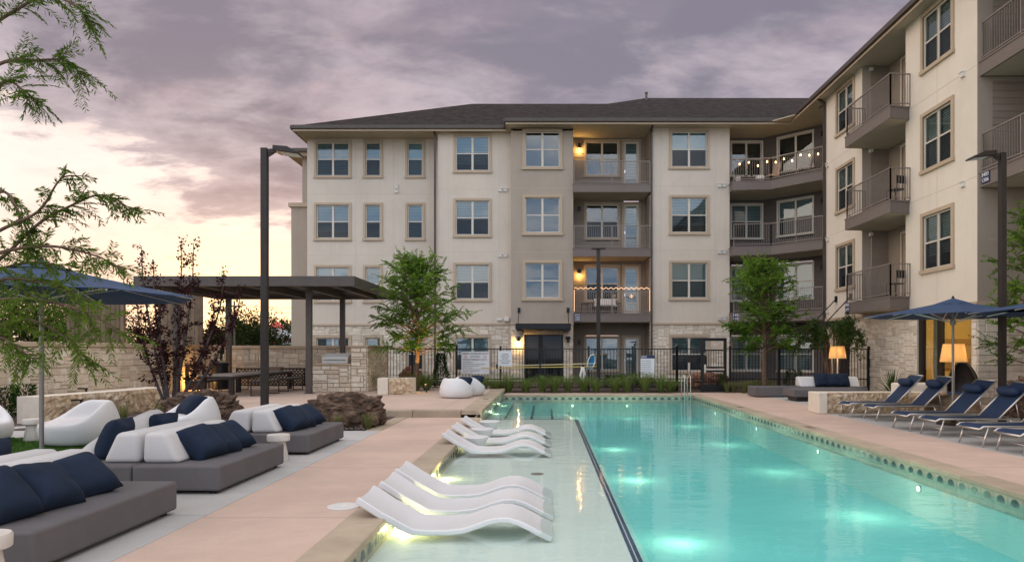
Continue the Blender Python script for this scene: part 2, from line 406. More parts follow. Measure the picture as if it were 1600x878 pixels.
M['leaf'] = m_leaf('feathery_green_leaf', (.06, .13, .018), (.115, .215, .03), (.21, .33, .055))
M['leaf_dark'] = m_leaf('dark_green_leaf', (.016, .040, .012), (.030, .066, .018), (.055, .10, .028))
M['leaf_purple'] = m_leaf('purple_leaf', (.022, .010, .012), (.045, .018, .020), (.085, .032, .030))
M['leaf_olive'] = m_leaf('olive_leaf', (.03, .065, .015), (.055, .10, .024), (.10, .15, .04))
M['grass_blade'] = m_leaf('grass_blade', (.075, .14, .03), (.13, .20, .05), (.26, .30, .11))
M['leaf_fore'] = m_leaf('near_leaf', (.05, .10, .016), (.10, .175, .025), (.19, .27, .045), .5)
M['grass_pale'] = m_leaf('pale_grass_blade', (.09, .12, .035), (.16, .18, .06), (.28, .26, .12))
M['turf_blade'] = m_leaf('turf_blade', (.035, .10, .010), (.06, .15, .018), (.09, .19, .03))
M['far_tree'] = m_leaf('distant_leaf', (.014, .020, .008), (.026, .034, .011), (.045, .052, .017), .2)
M['wood'] = mat('weathered_wood', (.20, .14, .095), .85, .2, 4, .4, 30, .01, face=.35)
M['corten'] = mat('corten_steel', (.12, .05, .024), .85, .3, 8, .3)
M['sign_white'] = mat('white_sign_face', (.74, .74, .78), .5, .02, 3)
M['sign_navy'] = mat('navy_sign_face', (.016, .03, .10), .5, .05, 3)
M['ink'] = mat('black_ink', (.02, .02, .025), .6)
M['red_ink'] = mat('red_ink', (.55, .05, .04), .6)
M['white_ink'] = mat('white_ink', (.82, .82, .84), .6)
M['bulb'] = emit('warm_bulb', (1, .58, .20), 9)
def m_shade():
    s = Sh('lit_lamp_shade'); s.t.nodes.remove(s.b); d = s.n('ShaderNodeBsdfDiffuse'); t = s.n('ShaderNodeBsdfTranslucent'); d.inputs[0].default_value = (.75, .55, .33, 1); t.inputs[0].default_value = (.80, .56, .27, 1)
    mx = s.n('ShaderNodeMixShader'); mx.inputs[0].default_value = .55; s.l(d.outputs[0], mx.inputs[1]); s.l(t.outputs[0], mx.inputs[2]); s.l(mx.outputs[0], s.out.inputs[0]); return s.m
M['shade'] = m_shade()
M['pool_lens'] = emit('pool_light_lens', (1, .96, .72), 3)
M['pole_grey'] = mat('grey_pole_metal', (.25, .24, .235), .4, .05, 9, metal=.5)
M['rope'] = emit('rope_light', (1, .55, .28), 1.4)
M['soft_white'] = mat('soft_white_plastic', (.68, .66, .63), .5, .03, 3)
# ================================================================== ground, decks, pool
PXL, PXR, PY0, PY1 = -1.46, 5.0, 1.2, 24.1      # pool edges
SHX, SHY = .80, 17.8                             # sun shelf
def ring(mb, X0, X1, Y0, Y1, x0, x1, y0, y1, z, mi=0):
    for a, b, c, d in ((X0, X1, Y0, y0), (X0, X1, y1, Y1), (X0, x0, y0, y1), (x1, X1, y0, y1)):
        mb.quad((a, c, z), (b, c, z), (b, d, z), (a, d, z), mi)
mb = MB(); ring(mb, -900, 900, -60, 1500, PXL - .2, PXR + .2, PY0 - .2, PY1 + .2, -.05)
struct(mb.build('ground', M['ground'], recalc=False))
CW = .33
# pink decks
mb = MB(); mb.box(-3.1, PXL - CW, -3, 16.0, -.12, 0); struct(mb.build('pool_path', M['pink'], bevel=.006))
mb = MB(); mb.box(PXR + CW, 6.7, -3, 25.6, -.12, 0); mb.box(6.7, 14, 18.4, 25.6, -.12, 0.0)
mb.box(PXL, PXR + CW, PY1 + CW, 25.6, -.12, 0); struct(mb.build('pool_deck', M['pink'], bevel=.006))
mb = MB(); mb.box(-10.2, -3.106, -3, 13.35, -.12, 0); mb.box(-13, -8.5, 13.35, 14.3, -.12, 0); struct(mb.build('lounge_pad', M['pad'], bevel=.006))
mb = MB(); mb.box(6.706, 13, -3, 18.39, -.12, .0); mb.box(7.2, 11.8, 19.2, 24.4, -.1, .004); struct(mb.build('lounger_pad', M['pad'], bevel=.006))
# kerb strip round the gravel bed
mb = MB(); mb.box(-3.4, -3.106, 13.36, 16.0, -.12, .006); struct(mb.build('bed_kerb', M['coping'], bevel=.008))
def patch(x0, x1, y0, y1, z, amp, nx, ny, seed):
    m = MB(); vs = []
    for j in range(ny + 1):
        for i in range(nx + 1):
            x = x0 + (x1 - x0) * i / nx; y = y0 + (y1 - y0) * j / ny
            vs.append((x, y, z + amp * noise.noise((x * 1.3 + seed, y * 1.3, 0)) + amp * .4 * noise.noise((x * 5, y * 5 + seed, 0))))
    m.add(vs, [(j * (nx + 1) + i, j * (nx + 1) + i + 1, (j + 1) * (nx + 1) + i + 1, (j + 1) * (nx + 1) + i) for j in range(ny) for i in range(nx)])
    return m
m_ = patch(-13.2, -3.4, 13.36, 19.0, .0, .05, 60, 40, 3); struct(m_.build('gravel_bed', M['gravel'], smooth=True))
def pebbles(x0, x1, y0, y1, z, n, smin, smax, name):
    m = MB()
    for _ in range(n):
        x = rnd.uniform(x0, x1); y = rnd.uniform(y0, y1); s_ = rnd.uniform(smin, smax)
        b = [Vector((rnd.gauss(0, 1), rnd.gauss(0, 1), rnd.gauss(0, .6))).normalized() * s_ * rnd.uniform(.6, 1.1) for _ in range(6)]
        m.add([(x + d.x, y + d.y, z + d.z) for d in (Vector((s_, 0, 0)), Vector((0, s_ * .8, 0)), Vector((-s_, 0, .3 * s_)), Vector((0, -s_ * .9, 0)), Vector((0, 0, s_ * .8)), Vector((0, 0, -s_)))],
              ((0, 1, 4), (1, 2, 4), (2, 3, 4), (3, 0, 4), (1, 0, 5), (2, 1, 5), (3, 2, 5), (0, 3, 5)))
    o = m.build(name, M['gravel_stones']); o['kind'] = 'stuff'
M['gravel_stones'] = m_stone('gravel_stones', (.06, .045, .04), (.13, .10, .09), (.26, .21, .18))
pebbles(-9.8, -3.45, 13.4, 16.0, .02, 4500, .014, .035, 'gravel')
# terrace (one step up)
mb = MB(); mb.box(-9.0, PXL - .45, 16.4, 27.3, -.1, .15); mb.box(-12.3, -9.0, 18.9, 27.3, -.1, .15); struct(mb.build('terrace', M['pink_terrace'], bevel=.006))
mb = MB(); x = -9.0
while x < PXL - .47:
    x1 = min(x + 1.2, PXL - .45); mb.box(x, x1 - .008, 16.0, 16.395, -.1, .155); x = x1
y = 16.0
while y < 25.0:
    mb.box(PXL - .445, PXL + .012, y + (.004 if y > 16 else 0), y + .9 - .008, .06, .156); y += .9
struct(mb.build('terrace_coping', M['coping'], bevel=.01))
# pool coping
mb = MB()
def coping_run(x0, x1, y0, y1, along, L=1.22):
    a, b = (x0, x1) if along == 'x' else (y0, y1)
    while a < b - .01:
        e = min(a + L, b)
        if along == 'x': mb.box(a, e - .008, y0, y1, -.06, .006)
        else: mb.box(x0, x1, a, e - .008, -.06, .006)
        a = e
coping_run(PXL - CW, PXL + .025, PY0, 15.99, 'y'); coping_run(PXR - .025, PXR + CW, PY0, PY1 + CW, 'y')
coping_run(PXL, PXR - .026, PY1 - .025, PY1 + CW, 'x'); coping_run(PXL - CW, PXR + CW, PY0 - CW, PY0 - .01, 'x')
struct(mb.build('pool_coping', M['coping'], bevel=.012))
# pool shell
ZS, ZD, WZ = -.215, -.72, -.12
mb = MB()
mb.box(PXL, SHX, PY0, SHY, -1.6, ZS, 0)                                   # sun shelf
mb.box(PXL - .2, PXL, PY0 - .2, PY1 + .2, -1.6, -.061, 0); mb.box(PXR, PXR + .2, PY0 - .2, PY1 + .2, -1.6, -.061, 0)
mb.box(PXL, PXR, PY1, PY1 + .2, -1.6, -.061, 0); mb.box(PXL, PXR, PY0 - .2, PY0, -1.6, -.061, 0)
mb.box(SHX + .001, PXR, PY0, SHY, -1.6, ZD, 1); 
for x0, x1, z in ((PXL, -1.0, -.22), (-1.0, -.36, -.36), (-.36, .22, -.48), (.22, .80, -.60)): mb.box(x0, x1 - .001, SHY + .001, PY1, -1.6, z, 0)
mb.box(.80, PXR, SHY + .001, PY1, -1.6, ZD, 1)
struct(mb.build('pool_basin', [M['plaster'], M['plaster_deep']]))
mb = MB()
mb.box(SHX - .088, SHX - .056, PY0, SHY, ZS, ZS + .004); mb.box(SHX - .044, SHX - .010, PY0, SHY, ZS, ZS + .004); mb.box(PXL, SHX - .17, SHY - .07, SHY - .01, ZS, ZS + .004)
for x, z in ((-1.0, -.22), (-.36, -.36), (.22, -.48), (.80, -.60)): mb.box(x - .07, x - .005, SHY + .02, PY1, z, z + .004)
struct(mb.build('pool_edge_stripes', M['tile_navy']))
# waterline tiles: beige band with dark green half discs
mb = MB()
def tile_run(p0, d, n_, L, flip=1):
    t = 0; d = Vector(d); n_ = Vector(n_)
    while t < L - .02:
        e = min(t + .24, L); a = Vector(p0) + d * (t + .004); b = Vector(p0) + d * (e - .004)
        q = lambda p, z, k: (p.x + n_.x * k, p.y + n_.y * k, z)
        mb.quad(q(a, -.062, .006), q(b, -.062, .006), q(b, -.27, .006), q(a, -.27, .006), 0)
        c = (a + b) / 2; pts = []
        for k in range(9):
            an = math.pi * k / 8; pp = c + d * (.078 * math.cos(an)); pts.append(q(pp, -.165 + .085 * math.sin(an), .009))
        mb.add(pts, [tuple(range(9))], 1); t = e
tile_run((PXL, PY0, 0), (0, 1, 0), (1, 0, 0), PY1 - PY0); tile_run((PXR, PY0, 0), (0, 1, 0), (-1, 0, 0), PY1 - PY0); tile_run((PXL, PY1, 0), (1, 0, 0), (0, -1, 0), PXR - PXL)
struct(mb.build('waterline_tiles', [M['tile_beige'], M['tile_green']]))
# stone facing on the side of the terrace above the water
mb = MB(); y = 16.0
while y < 24.4:
    L = rnd.uniform(.12, .3); mb.box(PXL - .02, PXL + rnd.uniform(.004, .010), y + .004, y + L, -.059, .058); y += L
struct(mb.build('terrace_side_tiles', M['tile_beige']))
# water
mb = MB(); mb.quad((SHX - .004, PY0 - .02, WZ), (PXR + .02, PY0 - .02, WZ), (PXR + .02, SHY - .004, WZ), (SHX - .004, SHY - .004, WZ)); mb.quad((PXL - .02, SHY - .004, WZ), (PXR + .02, SHY - .004, WZ), (PXR + .02, PY1 + .02, WZ), (PXL - .02, PY1 + .02, WZ))
sw = MB(); sw.quad((PXL - .02, PY0 - .02, WZ), (SHX - .004, PY0 - .02, WZ), (SHX - .004, SHY - .004, WZ), (PXL - .02, SHY - .004, WZ)); struct(sw.build('shelf_water', M['shelf_water']))
struct(mb.build('pool_water', M['water']))

# pool lights
def pool_light(loc, nrm, power, r=.038, label='', cc=(1, .96, .66), off=.75, size=.16):
    t = thing('pool_light', label, 'pool light', loc, 0, 'underwater lights round the pool')
    m = MB(); n_ = Vector(nrm); u = Vector((0, 0, 1)); v = u.cross(n_)
    def disc(r0, k0, k1, mbb):
        a = [n_ * k0 + (u * math.sin(i * .5236) + v * math.cos(i * .5236)) * r0 for i in range(12)]
        b = [n_ * k1 + (u * math.sin(i * .5236) + v * math.cos(i * .5236)) * r0 * .9 for i in range(12)]
        mbb.add(a + b, [tuple(range(12, 24))] + [(i, (i + 1) % 12, 12 + (i + 1) % 12, 12 + i) for i in range(12)])
    disc(r * 1.3, 0, .02, m); m.build('rim', M['steel'], t)
    m = MB(); disc(r, .02, .03, m); m.build('lens', M['pool_lens'], t)
    if r < .03: off, size = .11, .03
    lamp('pool_lamp', n_ * off, power, cc, size, t)
PLP = 7
for i, y in enumerate((6.0, 9.5, 13.0, 16.8, 20.9)):
    pool_light((PXR, y, -.34), (-1, 0, 0), PLP, label='round underwater light in the right pool wall, ' + ('nearest the camera', 'second from the camera', 'third from the camera', 'fourth from the camera', 'nearest the ladder')[i])
for i, x in enumerate((.9, 2.75)):
    pool_light((x, PY1, -.36), (0, -1, 0), PLP, label=('round underwater light in the far pool wall near the steps', 'round underwater light in the far pool wall nearer the ladder')[i])
for i, y in enumerate((4.2, 8.2, 12.2, 16.0)):
    pool_light((SHX + .002, y, -.50), (1, 0, 0), PLP, label='underwater light below the navy stripe of the sun shelf, ' + ('closest to the camera', 'second along from the camera', 'third along from the camera', 'at the far end')[i])
for i, (y, p) in enumerate(((6.72, 9.0), (7.5, 6), (9.5, 7), (12.55, 6.0), (15.6, 6.0))):
    pool_light((PXL + .01, y, -.165), (1, 0, 0), p * .75, .02, ('small glowing light under the nearest white ledge lounger', 'small glowing light under the second white ledge lounger', 'small glowing light at the shelf edge between the lounger groups', 'small glowing light under the far ledge loungers', 'small glowing light at the far corner of the shelf')[i], (1, .93, .42), .10, .015)
for i, y in enumerate((19.4, 22.4)):
    pool_light((PXL + .01, y, -.165), (1, 0, 0), 3.0, .02, ('small light beside the wide pool steps, nearer one', 'small light beside the wide pool steps, farther one')[i], (1, .90, .50), .10, .015)

# lawn
LX0, LX1, LY0, LY1 = -16, -5.7, 8.4, 12.2
mb = MB(); mb.box(LX0, LX1, LY0, LY1, -.1, .012); struct(mb.build('lawn', M['turf']))
mb = MB()
for _ in range(26000):
    x = rnd.uniform(-11, LX1); y = rnd.uniform(8.9, LY1); h = rnd.uniform(.02, .04); a = rnd.uniform(0, 6.28); wd = .004
    dx_, dy_ = math.cos(a) * wd, math.sin(a) * wd; lx, ly = rnd.gauss(0, .012), rnd.gauss(0, .012)
    mb.add([(x - dx_, y - dy_, .012), (x + dx_, y + dy_, .012), (x + lx, y + ly, .012 + h)], ((0, 1, 2),))
tag(mb.build('turf', M['turf_blade'], recalc=False), 'short bright green turf on the lawn', 'turf', kind='stuff')
# planting soil along the fence and by the walls
m_ = patch(-6.5, 13.0, 25.6, 34.3, .02, .05, 60, 30, 9); struct(m_.build('planting_bed', M['soil'], smooth=True))
m_ = patch(6.8, 12.2, 16.4, 19.4, .02, .0, 20, 20, 5)
# ================================================================== apartment building
class Fr:
    """a wall plane: o = (x,y) origin, u = unit vector to the right seen from outside; d = depth into the wall"""
    def __init__(s, o, u): s.o = Vector(o); s.u = Vector(u).normalized(); s.n = Vector((s.u.y, -s.u.x))
    def p(s, u, v, d=0): q = s.o + s.u * u - s.n * d; return (q.x, q.y, v)
    def box(s, mb, u0, u1, v0, v1, d0, d1, mi=0, r=None):
        P = [s.p(u, v, d) for v in (v0, v1) for d in (d0, d1) for u in (u0, u1)]
        mb.add(P, ((0, 2, 3, 1), (4, 5, 7, 6), (0, 1, 5, 4), (2, 6, 7, 3), (0, 4, 6, 2), (1, 3, 7, 5)), mi, r)
    def quad(s, mb, u0, u1, v0, v1, d, mi=0, r=None): mb.quad(s.p(u0, v0, d), s.p(u1, v0, d), s.p(u1, v1, d), s.p(u0, v1, d), mi, r)
def panel(mb, fr, u0, u1, v0, v1, holes=(), mi=0, rev=.16):
    us = sorted({u0, u1} | {min(max(h[k], u0), u1) for h in holes for k in (0, 1)}); vs = sorted({v0, v1} | {min(max(h[k], v0), v1) for h in holes for k in (2, 3)})
    for a, b in zip(us, us[1:]):
        for c, d in zip(vs, vs[1:]):
            m, n_ = (a + b) / 2, (c + d) / 2
            if any(h[0] < m < h[1] and h[2] < n_ < h[3] for h in holes): continue
            fr.quad(mb, a, b, c, d, 0, mi)
    for h in holes:
        a, b, c, d = max(h[0], u0), min(h[1], u1), max(h[2], v0), min(h[3], v1)
        if c >= d or a >= b: continue
        mb.quad(fr.p(a, c), fr.p(a, d), fr.p(a, d, rev), fr.p(a, c, rev), mi); mb.quad(fr.p(b, c), fr.p(b, d), fr.p(b, d, rev), fr.p(b, c, rev), mi)
        mb.quad(fr.p(a, d), fr.p(b, d), fr.p(b, d, rev), fr.p(a, d, rev), mi); mb.quad(fr.p(a, c), fr.p(b, c), fr.p(b, c, rev), fr.p(a, c, rev), mi)
def stones(mb, fr, u0, u1, v0, v1, holes=(), cu=.115, cv=.092, depth=.03):
    nu = max(1, round((u1 - u0) / cu)); nv = max(1, round((v1 - v0) / cv)); du = (u1 - u0) / nu; dv = (v1 - v0) / nv
    occ = [[False] * nu for _ in range(nv)]
    for j in range(nv):
        for i in range(nu):
            a, b = u0 + (i + .5) * du, v0 + (j + .5) * dv
            if any(h[0] < a < h[1] and h[2] < b < h[3] for h in holes): occ[j][i] = True
    for j in range(nv):
        for i in range(nu):
            if occ[j][i]: continue
            hh = rnd.choice((1, 2, 2, 2, 3)); ww = rnd.choice((2, 3, 3, 4, 5, 6)) if hh > 1 else rnd.choice((3, 4, 5, 6))
            wmax = 0
            while i + wmax < nu and wmax < ww and not occ[j][i + wmax]: wmax += 1
            h_ = 1
            while h_ < hh and j + h_ < nv and all(not occ[j + h_][i + k] for k in range(wmax)): h_ += 1
            for y in range(h_):
                for x in range(wmax): occ[j + y][i + x] = True
            g = .007; a, b, c, d = u0 + i * du + g, u0 + (i + wmax) * du - g, v0 + j * dv + g, v0 + (j + h_) * dv - g
            k = depth * rnd.uniform(.5, 1.1); q = .010
            jt = lambda: rnd.uniform(-.006, .006)
            P = [fr.p(a, c), fr.p(b, c), fr.p(b, d), fr.p(a, d), fr.p(a + q + jt(), c + q, -k + jt()), fr.p(b - q + jt(), c + q, -k + jt()), fr.p(b - q, d - q + jt(), -k + jt()), fr.p(a + q, d - q + jt(), -k + jt())]
            mb.add(P, ((4, 5, 6, 7), (0, 1, 5, 4), (1, 2, 6, 5), (2, 3, 7, 6), (3, 0, 4, 7)))
def siding(mb, fr, u0, u1, v0, v1, holes=(), step=.17, mi=0):
    v = v0
    while v < v1 - .01:
        e = min(v + step, v1); cuts = [(u0, u1)]
        for h in holes:
            if h[2] < e - .001 and h[3] > v + .001:
                cuts = [c for a, b in cuts for c in ((a, min(b, h[0])), (max(a, h[1]), b)) if c[1] - c[0] > .005]
        for a, b in cuts:
            r = rnd.random(); mb.quad(fr.p(a, v, -.016), fr.p(b, v, -.016), fr.p(b, e, -.002), fr.p(a, e, -.002), mi, r); mb.quad(fr.p(a, v, 0), fr.p(b, v, 0), fr.p(b, v, -.016), fr.p(a, v, -.016), mi, r)
        v = e
M['shade_cloth'] = mat('pale_roller_shade', (.34, .41, .41), .7, .05, 2)
BO = (0, 34.3, 0)
bld = thing('apartment_building', 'four storey cream stucco apartment building with stone base, brown roof and balconies', 'building', BO)
def bpart(mb, name, mats, parent=None, **k):
    o = mb.build(name, mats, parent or bld, BO, **k); return o
def window(fr, u0, u1, v0, v1, cols=2, blind=1., trim='trim', tw=.115, lower=.5, screen=True, rail=True, blindmat='blind', lit=None):
    t = MB(); k = -.055
    if trim:
        fr.box(t, u0 - tw, u1 + tw, v1, v1 + tw, k, .02); fr.box(t, u0 - tw - .03, u1 + tw + .03, v0 - tw, v0, k - .03, .02)
        fr.box(t, u0 - tw, u0, v0, v1, k, .02); fr.box(t, u1, u1 + tw, v0, v1, k, .02)
    else:
        fr.box(t, u0, u1, v1 - .01, v1 + .02, -.01, .02)
    wd = bpart(t, 'window', M[trim or 'sash'])
    s_ = MB(); b = .05; W = (u1 - u0)
    fr.box(s_, u0, u0 + b, v0, v1, .03, .09); fr.box(s_, u1 - b, u1, v0, v1, .03, .09); fr.box(s_, u0 + b, u1 - b, v1 - b, v1, .03, .09); fr.box(s_, u0 + b, u1 - b, v0, v0 + b, .03, .09)
    ed = [u0 + b] + [u0 + W * i / cols for i in range(1, cols)] + [u1 - b]
    for i in range(1, cols): fr.box(s_, ed[i] - .05, ed[i] + .05, v0 + b, v1 - b, .031, .089)
    vm = v0 + (v1 - v0) * lower
    if rail:
        for i in range(cols):
            a = ed[i] + (.05 if i else 0); c = ed[i + 1] - (.05 if i < cols - 1 else 0); fr.box(s_, a, c, vm - .025, vm + .025, .032, .088)
    bpart(s_, 'sash', M['sash'], wd)
    g = MB(); fr.quad(g, u0 + .01, u1 - .01, v0 + .01, v1 - .01, .06); bpart(g, 'pane', M['glass'], wd, recalc=False)
    if screen:
        g = MB(); fr.quad(g, u0 + .02, u1 - .02, v0 + .02, vm, .045); bpart(g, 'insect_screen', M['screen'], wd, recalc=False)
    if blind > 0:
        g = MB(); fr.box(g, u0 - .02, u1 + .02, v1 - (v1 - v0) * blind, v1 + .02, .14, .15); bpart(g, 'blind', M[blindmat], wd)
    g = MB(); fr.box(g, u0 - .1, u1 + .1, v0 - .1, v1 + .1, .17, .5)
    if blind < 1: g.f.pop(2); g.m.pop(2); g.r.pop(2)
    bpart(g, 'room_backing', M['room'], wd)
    return wd
def railing(parent, pts, z, h=1.06, step=.105):
    m = MB()
    for a, b in zip(pts, pts[1:]):
        a = Vector(a); b = Vector(b); L = (b - a).length; d = (b - a) / L
        A = lambda t, zz: (a.x + d.x * t, a.y + d.y * t, zz)
        m.bar(A(0, z + h), A(L, z + h), .045, .035); m.bar(A(0, z + .09), A(L, z + .09), .03, .03)
        n = max(2, round(L / step)); npost = max(1, round(L / 1.5))
        for i in range(1, n):
            m.bar(A(L * i / n, z + .105), A(L * i / n, z + h - .018), .014)
        for i in range(npost + 1):
            m.bar(A(L * i / npost, z), A(L * i / npost, z + h - .02), .038)
    bpart(m, 'railing', M['rail'], parent)
def balcony(poly, z, rail_pts, th=.42, name='balcony'):
    m = MB(); m.prism(poly, z - th, z - .05); 
    b = bpart(m, 'balcony', M['balcony'])
    cx = sum(p[0] for p in poly) / len(poly); cy_ = sum(p[1] for p in poly) / len(poly)
    m = MB(); m.prism([(p[0] + (p[0] - cx) * .012, p[1] + (p[1] - cy_) * .02) for p in poly], z - .05, z + .0); bpart(m, 'slab_edge', M['balcony'], b)
    m = MB(); m.prism([(p[0] - (p[0] - cx) * .03, p[1] - (p[1] - cy_) * .03) for p in poly], z - th - .006, z - th - .001); bpart(m, 'ceiling', M['soffit'], b)
    if rail_pts: railing(b, rail_pts, z)
    return b
GV = [(2.16, .52), (5.74, 4.04), (8.90, 7.20), (12.07, 10.37)]    # glass head / sill per storey
FZ = [0, 3.30, 6.45, 9.54]
TOPZ, STZ = 12.62, 2.77
def fac(px, Y): return (px - 853) / F * Y

# ---- main block: A (left), B, C (taupe bay), recess, D
YA, YB, YC = 36.1, 35.05, 34.33
frA, frB, frC = Fr((0, YA), (1, 0)), Fr((0, YB), (1, 0)), Fr((0, YC), (1, 0))
wallm = MB(); stm = MB(); morm = MB(); sdm = MB(); sd2 = MB(); dkm = MB(); stm2 = MB()
WM = None
def flush():
    global wallm, stm, morm, sdm, sd2, dkm, stm2
    for mb_, nm, mt in ((wallm, 'wall', [M['stucco'], M['taupe'], M['stucco_white'], M['mid_taupe']]), (morm, 'stone_backing', M['mortar']), (stm, 'stone_base', M['stone_white']), (stm2, 'stone_base', M['stone_white']), (sdm, 'siding', M['mid_taupe']), (sd2, 'siding', M['mid_taupe']), (dkm, 'siding', M['dark_taupe'])):
        if mb_.f: bpart(mb_, nm, mt, recalc=False)
    wallm = MB(); stm = MB(); morm = MB(); sdm = MB(); sd2 = MB(); dkm = MB(); stm2 = MB()
def block(fr, Y, px0, px1, wins, mi, stone=True, stories=(0, 1, 2, 3), gholes=()):
    u0, u1 = fac(px0, Y), fac(px1, Y); H = []
    for (a, b, c) in wins:
        for st_ in stories: H.append((fac(a, Y), fac(b, Y), GV[st_][1], GV[st_][0], c, st_))
    hs = [h[:4] for h in H]
    panel(wallm, fr, u0, u1, STZ, TOPZ, hs, mi)
    G = hs + list(gholes)
    panel(morm, fr, u0, u1, -.1, STZ, G)
    stones(stm, fr, u0, u1, 0, STZ - .02, [(h[0] - .12, h[1] + .12, h[2] - .13, h[3] + .12) for h in hs] + list(gholes))
    t = MB(); fr.box(t, u0, u1, STZ - .01, STZ + .09, -.07, .01); bpart(t, 'stone_band', M['trim'])
    for h in H: window(fr, *h[:4], cols=h[4], blind=rnd.choice((1, 1, 1, .8, .55, 1)), blindmat=rnd.choice(('blind', 'blind', 'shade_cloth')), lower=.5)
    flush(); return u0, u1
block(frA, YA, 480, 684, [(494.7, 545.4, 2), (571.3, 594.6, 1), (637, 660.4, 1)], 0)
block(frB, YB, 684, 799, [(712.2, 764.2, 2)], 0)
ux = fac(819, YC); vx = fac(880, YC)
DH = 2.29
uC0, uC1 = fac(798.5, YC), fac(895.5, YC)
Hc = [(fac(820.5, YC), fac(874.5, YC), GV[k][1], GV[k][0]) for k in (1, 2, 3)]
panel(wallm, frC, uC0, uC1, STZ, TOPZ - .5, Hc, 1)
panel(morm, frC, uC0, uC1, -.1, STZ, [(ux, vx, -.1, DH)], rev=.35); stones(stm, frC, uC0, uC1, 0, STZ - .02, [(ux - .01, vx + .01, -1, DH + .01)])
t = MB(); frC.box(t, uC0 - .02, uC1 + .02, STZ - .01, STZ + .09, -.07, .01); frC.box(t, uC0 - .04, uC1 + .04, 12.33, 12.5, -.08, .02); bpart(t, 'stone_band', M['trim'])
flush()
for h in Hc: window(frC, *h, cols=2, blind=0 if h[3] < 12 else .0, screen=False, tw=.13)
# returns of the bay
m = MB(); m.quad((uC0, YC, -.1), (uC0, YB, -.1), (uC0, YB, TOPZ), (uC0, YC, TOPZ)); m.quad((fac(684, YB), YB, -.1), (fac(684, YB), YA, -.1), (fac(684, YB), YA, TOPZ), (fac(684, YB), YB, TOPZ))
bpart(m, 'wall', M['taupe'])
# D
uD0, uD1 = fac(1016, YC), fac(1140, YC)
block(frC, YC, 1016, 1140, [(1049, 1104.5, 2)], 0)
# recess between C and D: back wall, sides, ceiling
YR = 36.0; frR = Fr((0, YR), (1, 0)); 
ra, rb = uC1, uD0
rw = (fac(915.5, YR), fac(966, YR)); rd = (fac(974.6, YR), fac(998, YR))
RH = []
for k in range(4):
    z0 = FZ[k]; hw = (rw[0], rw[1], GV[k][1] + (.0 if k else .0), GV[k][0]); hd = (rd[0], rd[1], z0 + .02, GV[k][0] + .02)
    RH += [hw, hd]; window(frR, *hw, cols=2, blind=0 if k else 1, screen=(k in (1, 2)), tw=.10)
    # door with a glazed leaf
    t = MB(); frR.box(t, hd[0] - .1, hd[0], hd[2], hd[3], -.05, .03); frR.box(t, hd[1], hd[1] + .1, hd[2], hd[3], -.05, .03); frR.box(t, hd[0] - .1, hd[1] + .1, hd[3], hd[3] + .1, -.05, .03)
    dr = bpart(t, 'balcony_door', M['trim'])
    t = MB(); b = .115; frR.box(t, hd[0], hd[0] + b, hd[2], hd[3], .02, .07); frR.box(t, hd[1] - b, hd[1], hd[2], hd[3], .02, .07); frR.box(t, hd[0] + b, hd[1] - b, hd[3] - b, hd[3], .02, .07); frR.box(t, hd[0] + b, hd[1] - b, hd[2], hd[2] + .24, .02, .07)
    bpart(t, 'leaf', M['sash'], dr)
    t = MB(); frR.quad(t, hd[0] + b, hd[1] - b, hd[2] + .2, hd[3] - b, .045); bpart(t, 'pane', M['glass'], dr, recalc=False)
    t = MB(); frR.box(t, hd[0] - .02, hd[1] + .02, hd[2], hd[3], .13, .14); bpart(t, 'blind', M['blind'], dr)
    t = MB(); frR.box(t, hd[0] + .03, hd[0] + .07, z0 + .95, z0 + 1.1, -.03, .02); bpart(t, 'handle', M['steel'], dr)
siding(sdm, frR, ra, rb, -.1, TOPZ, RH); flush()
frRL = Fr((ra, 0), (0, 1)); frRR = Fr((rb, 0), (0, -1))
siding(sdm, frRR, -YR, -YC, -.1, TOPZ); flush(); siding(sdm, frRL, YC, YR, -.1, TOPZ); flush()
for k in (1, 2, 3):
    e = .03; balcony([(ra + .01, YC - .22), (rb - .01, YC - .22), (rb - .01, YR - .02), (ra + .01, YR - .02)], FZ[k], [(ra + .05, YR - .3), (ra + .05, YC - .15), (rb - .05, YC - .15), (rb - .05, YR - .3)] if False else [(ra + .04, YC - .15), (rb - .04, YC - .15)])
m = MB(); m.box(ra, rb, YC + .02, YR, 12.26, 12.3); bpart(m, 'recess_ceiling', M['soffit'])

# ---- inner corner: dark taupe walls with bent balconies
Y5 = 36.05; fr5 = Fr((0, Y5), (1, 0)); cx5 = 11.0; fr6 = Fr((cx5, Y5), (1, -1)); L6 = 3.9
w5 = (fac(1139, Y5) + .12, fac(1190, Y5)); w6 = (.85, 2.62)
H5, H6 = [], []
for k in range(4):
    H5.append((w5[0], w5[1], GV[k][1], GV[k][0])); H6.append((w6[0], w6[1], GV[k][1], GV[k][0]))
    window(fr5, *H5[-1], cols=2, blind=(1, 1, 1, 0)[k], tw=.07, trim='sash', screen=k == 2)
    window(fr6, *H6[-1], cols=2, blind=(1, 1, .55, 0)[k], tw=.07, trim='sash', screen=k == 2)
siding(dkm, fr5, uD1, cx5, -.1, TOPZ, H5); flush(); siding(dkm, fr6, 0, L6, -.1, TOPZ, H6); flush()
m = MB(); m.quad((uD1, YC, -.1), (uD1, Y5, -.1), (uD1, Y5, TOPZ), (uD1, YC, TOPZ)); bpart(m, 'wall', M['dark_taupe'])
xe = cx5 + L6 * .7071; ye = Y5 - L6 * .7071
P5 = [(uD1 - .02, 33.72), (10.62, 33.5), (12.35, 31.55), (xe, ye), (cx5, Y5 - .02), (uD1 + .01, Y5 - .02)]
for k in (1, 2, 3): balcony(P5, FZ[k], [(uD1 + .06, 33.78), (10.64, 33.57), (12.33, 31.66)])
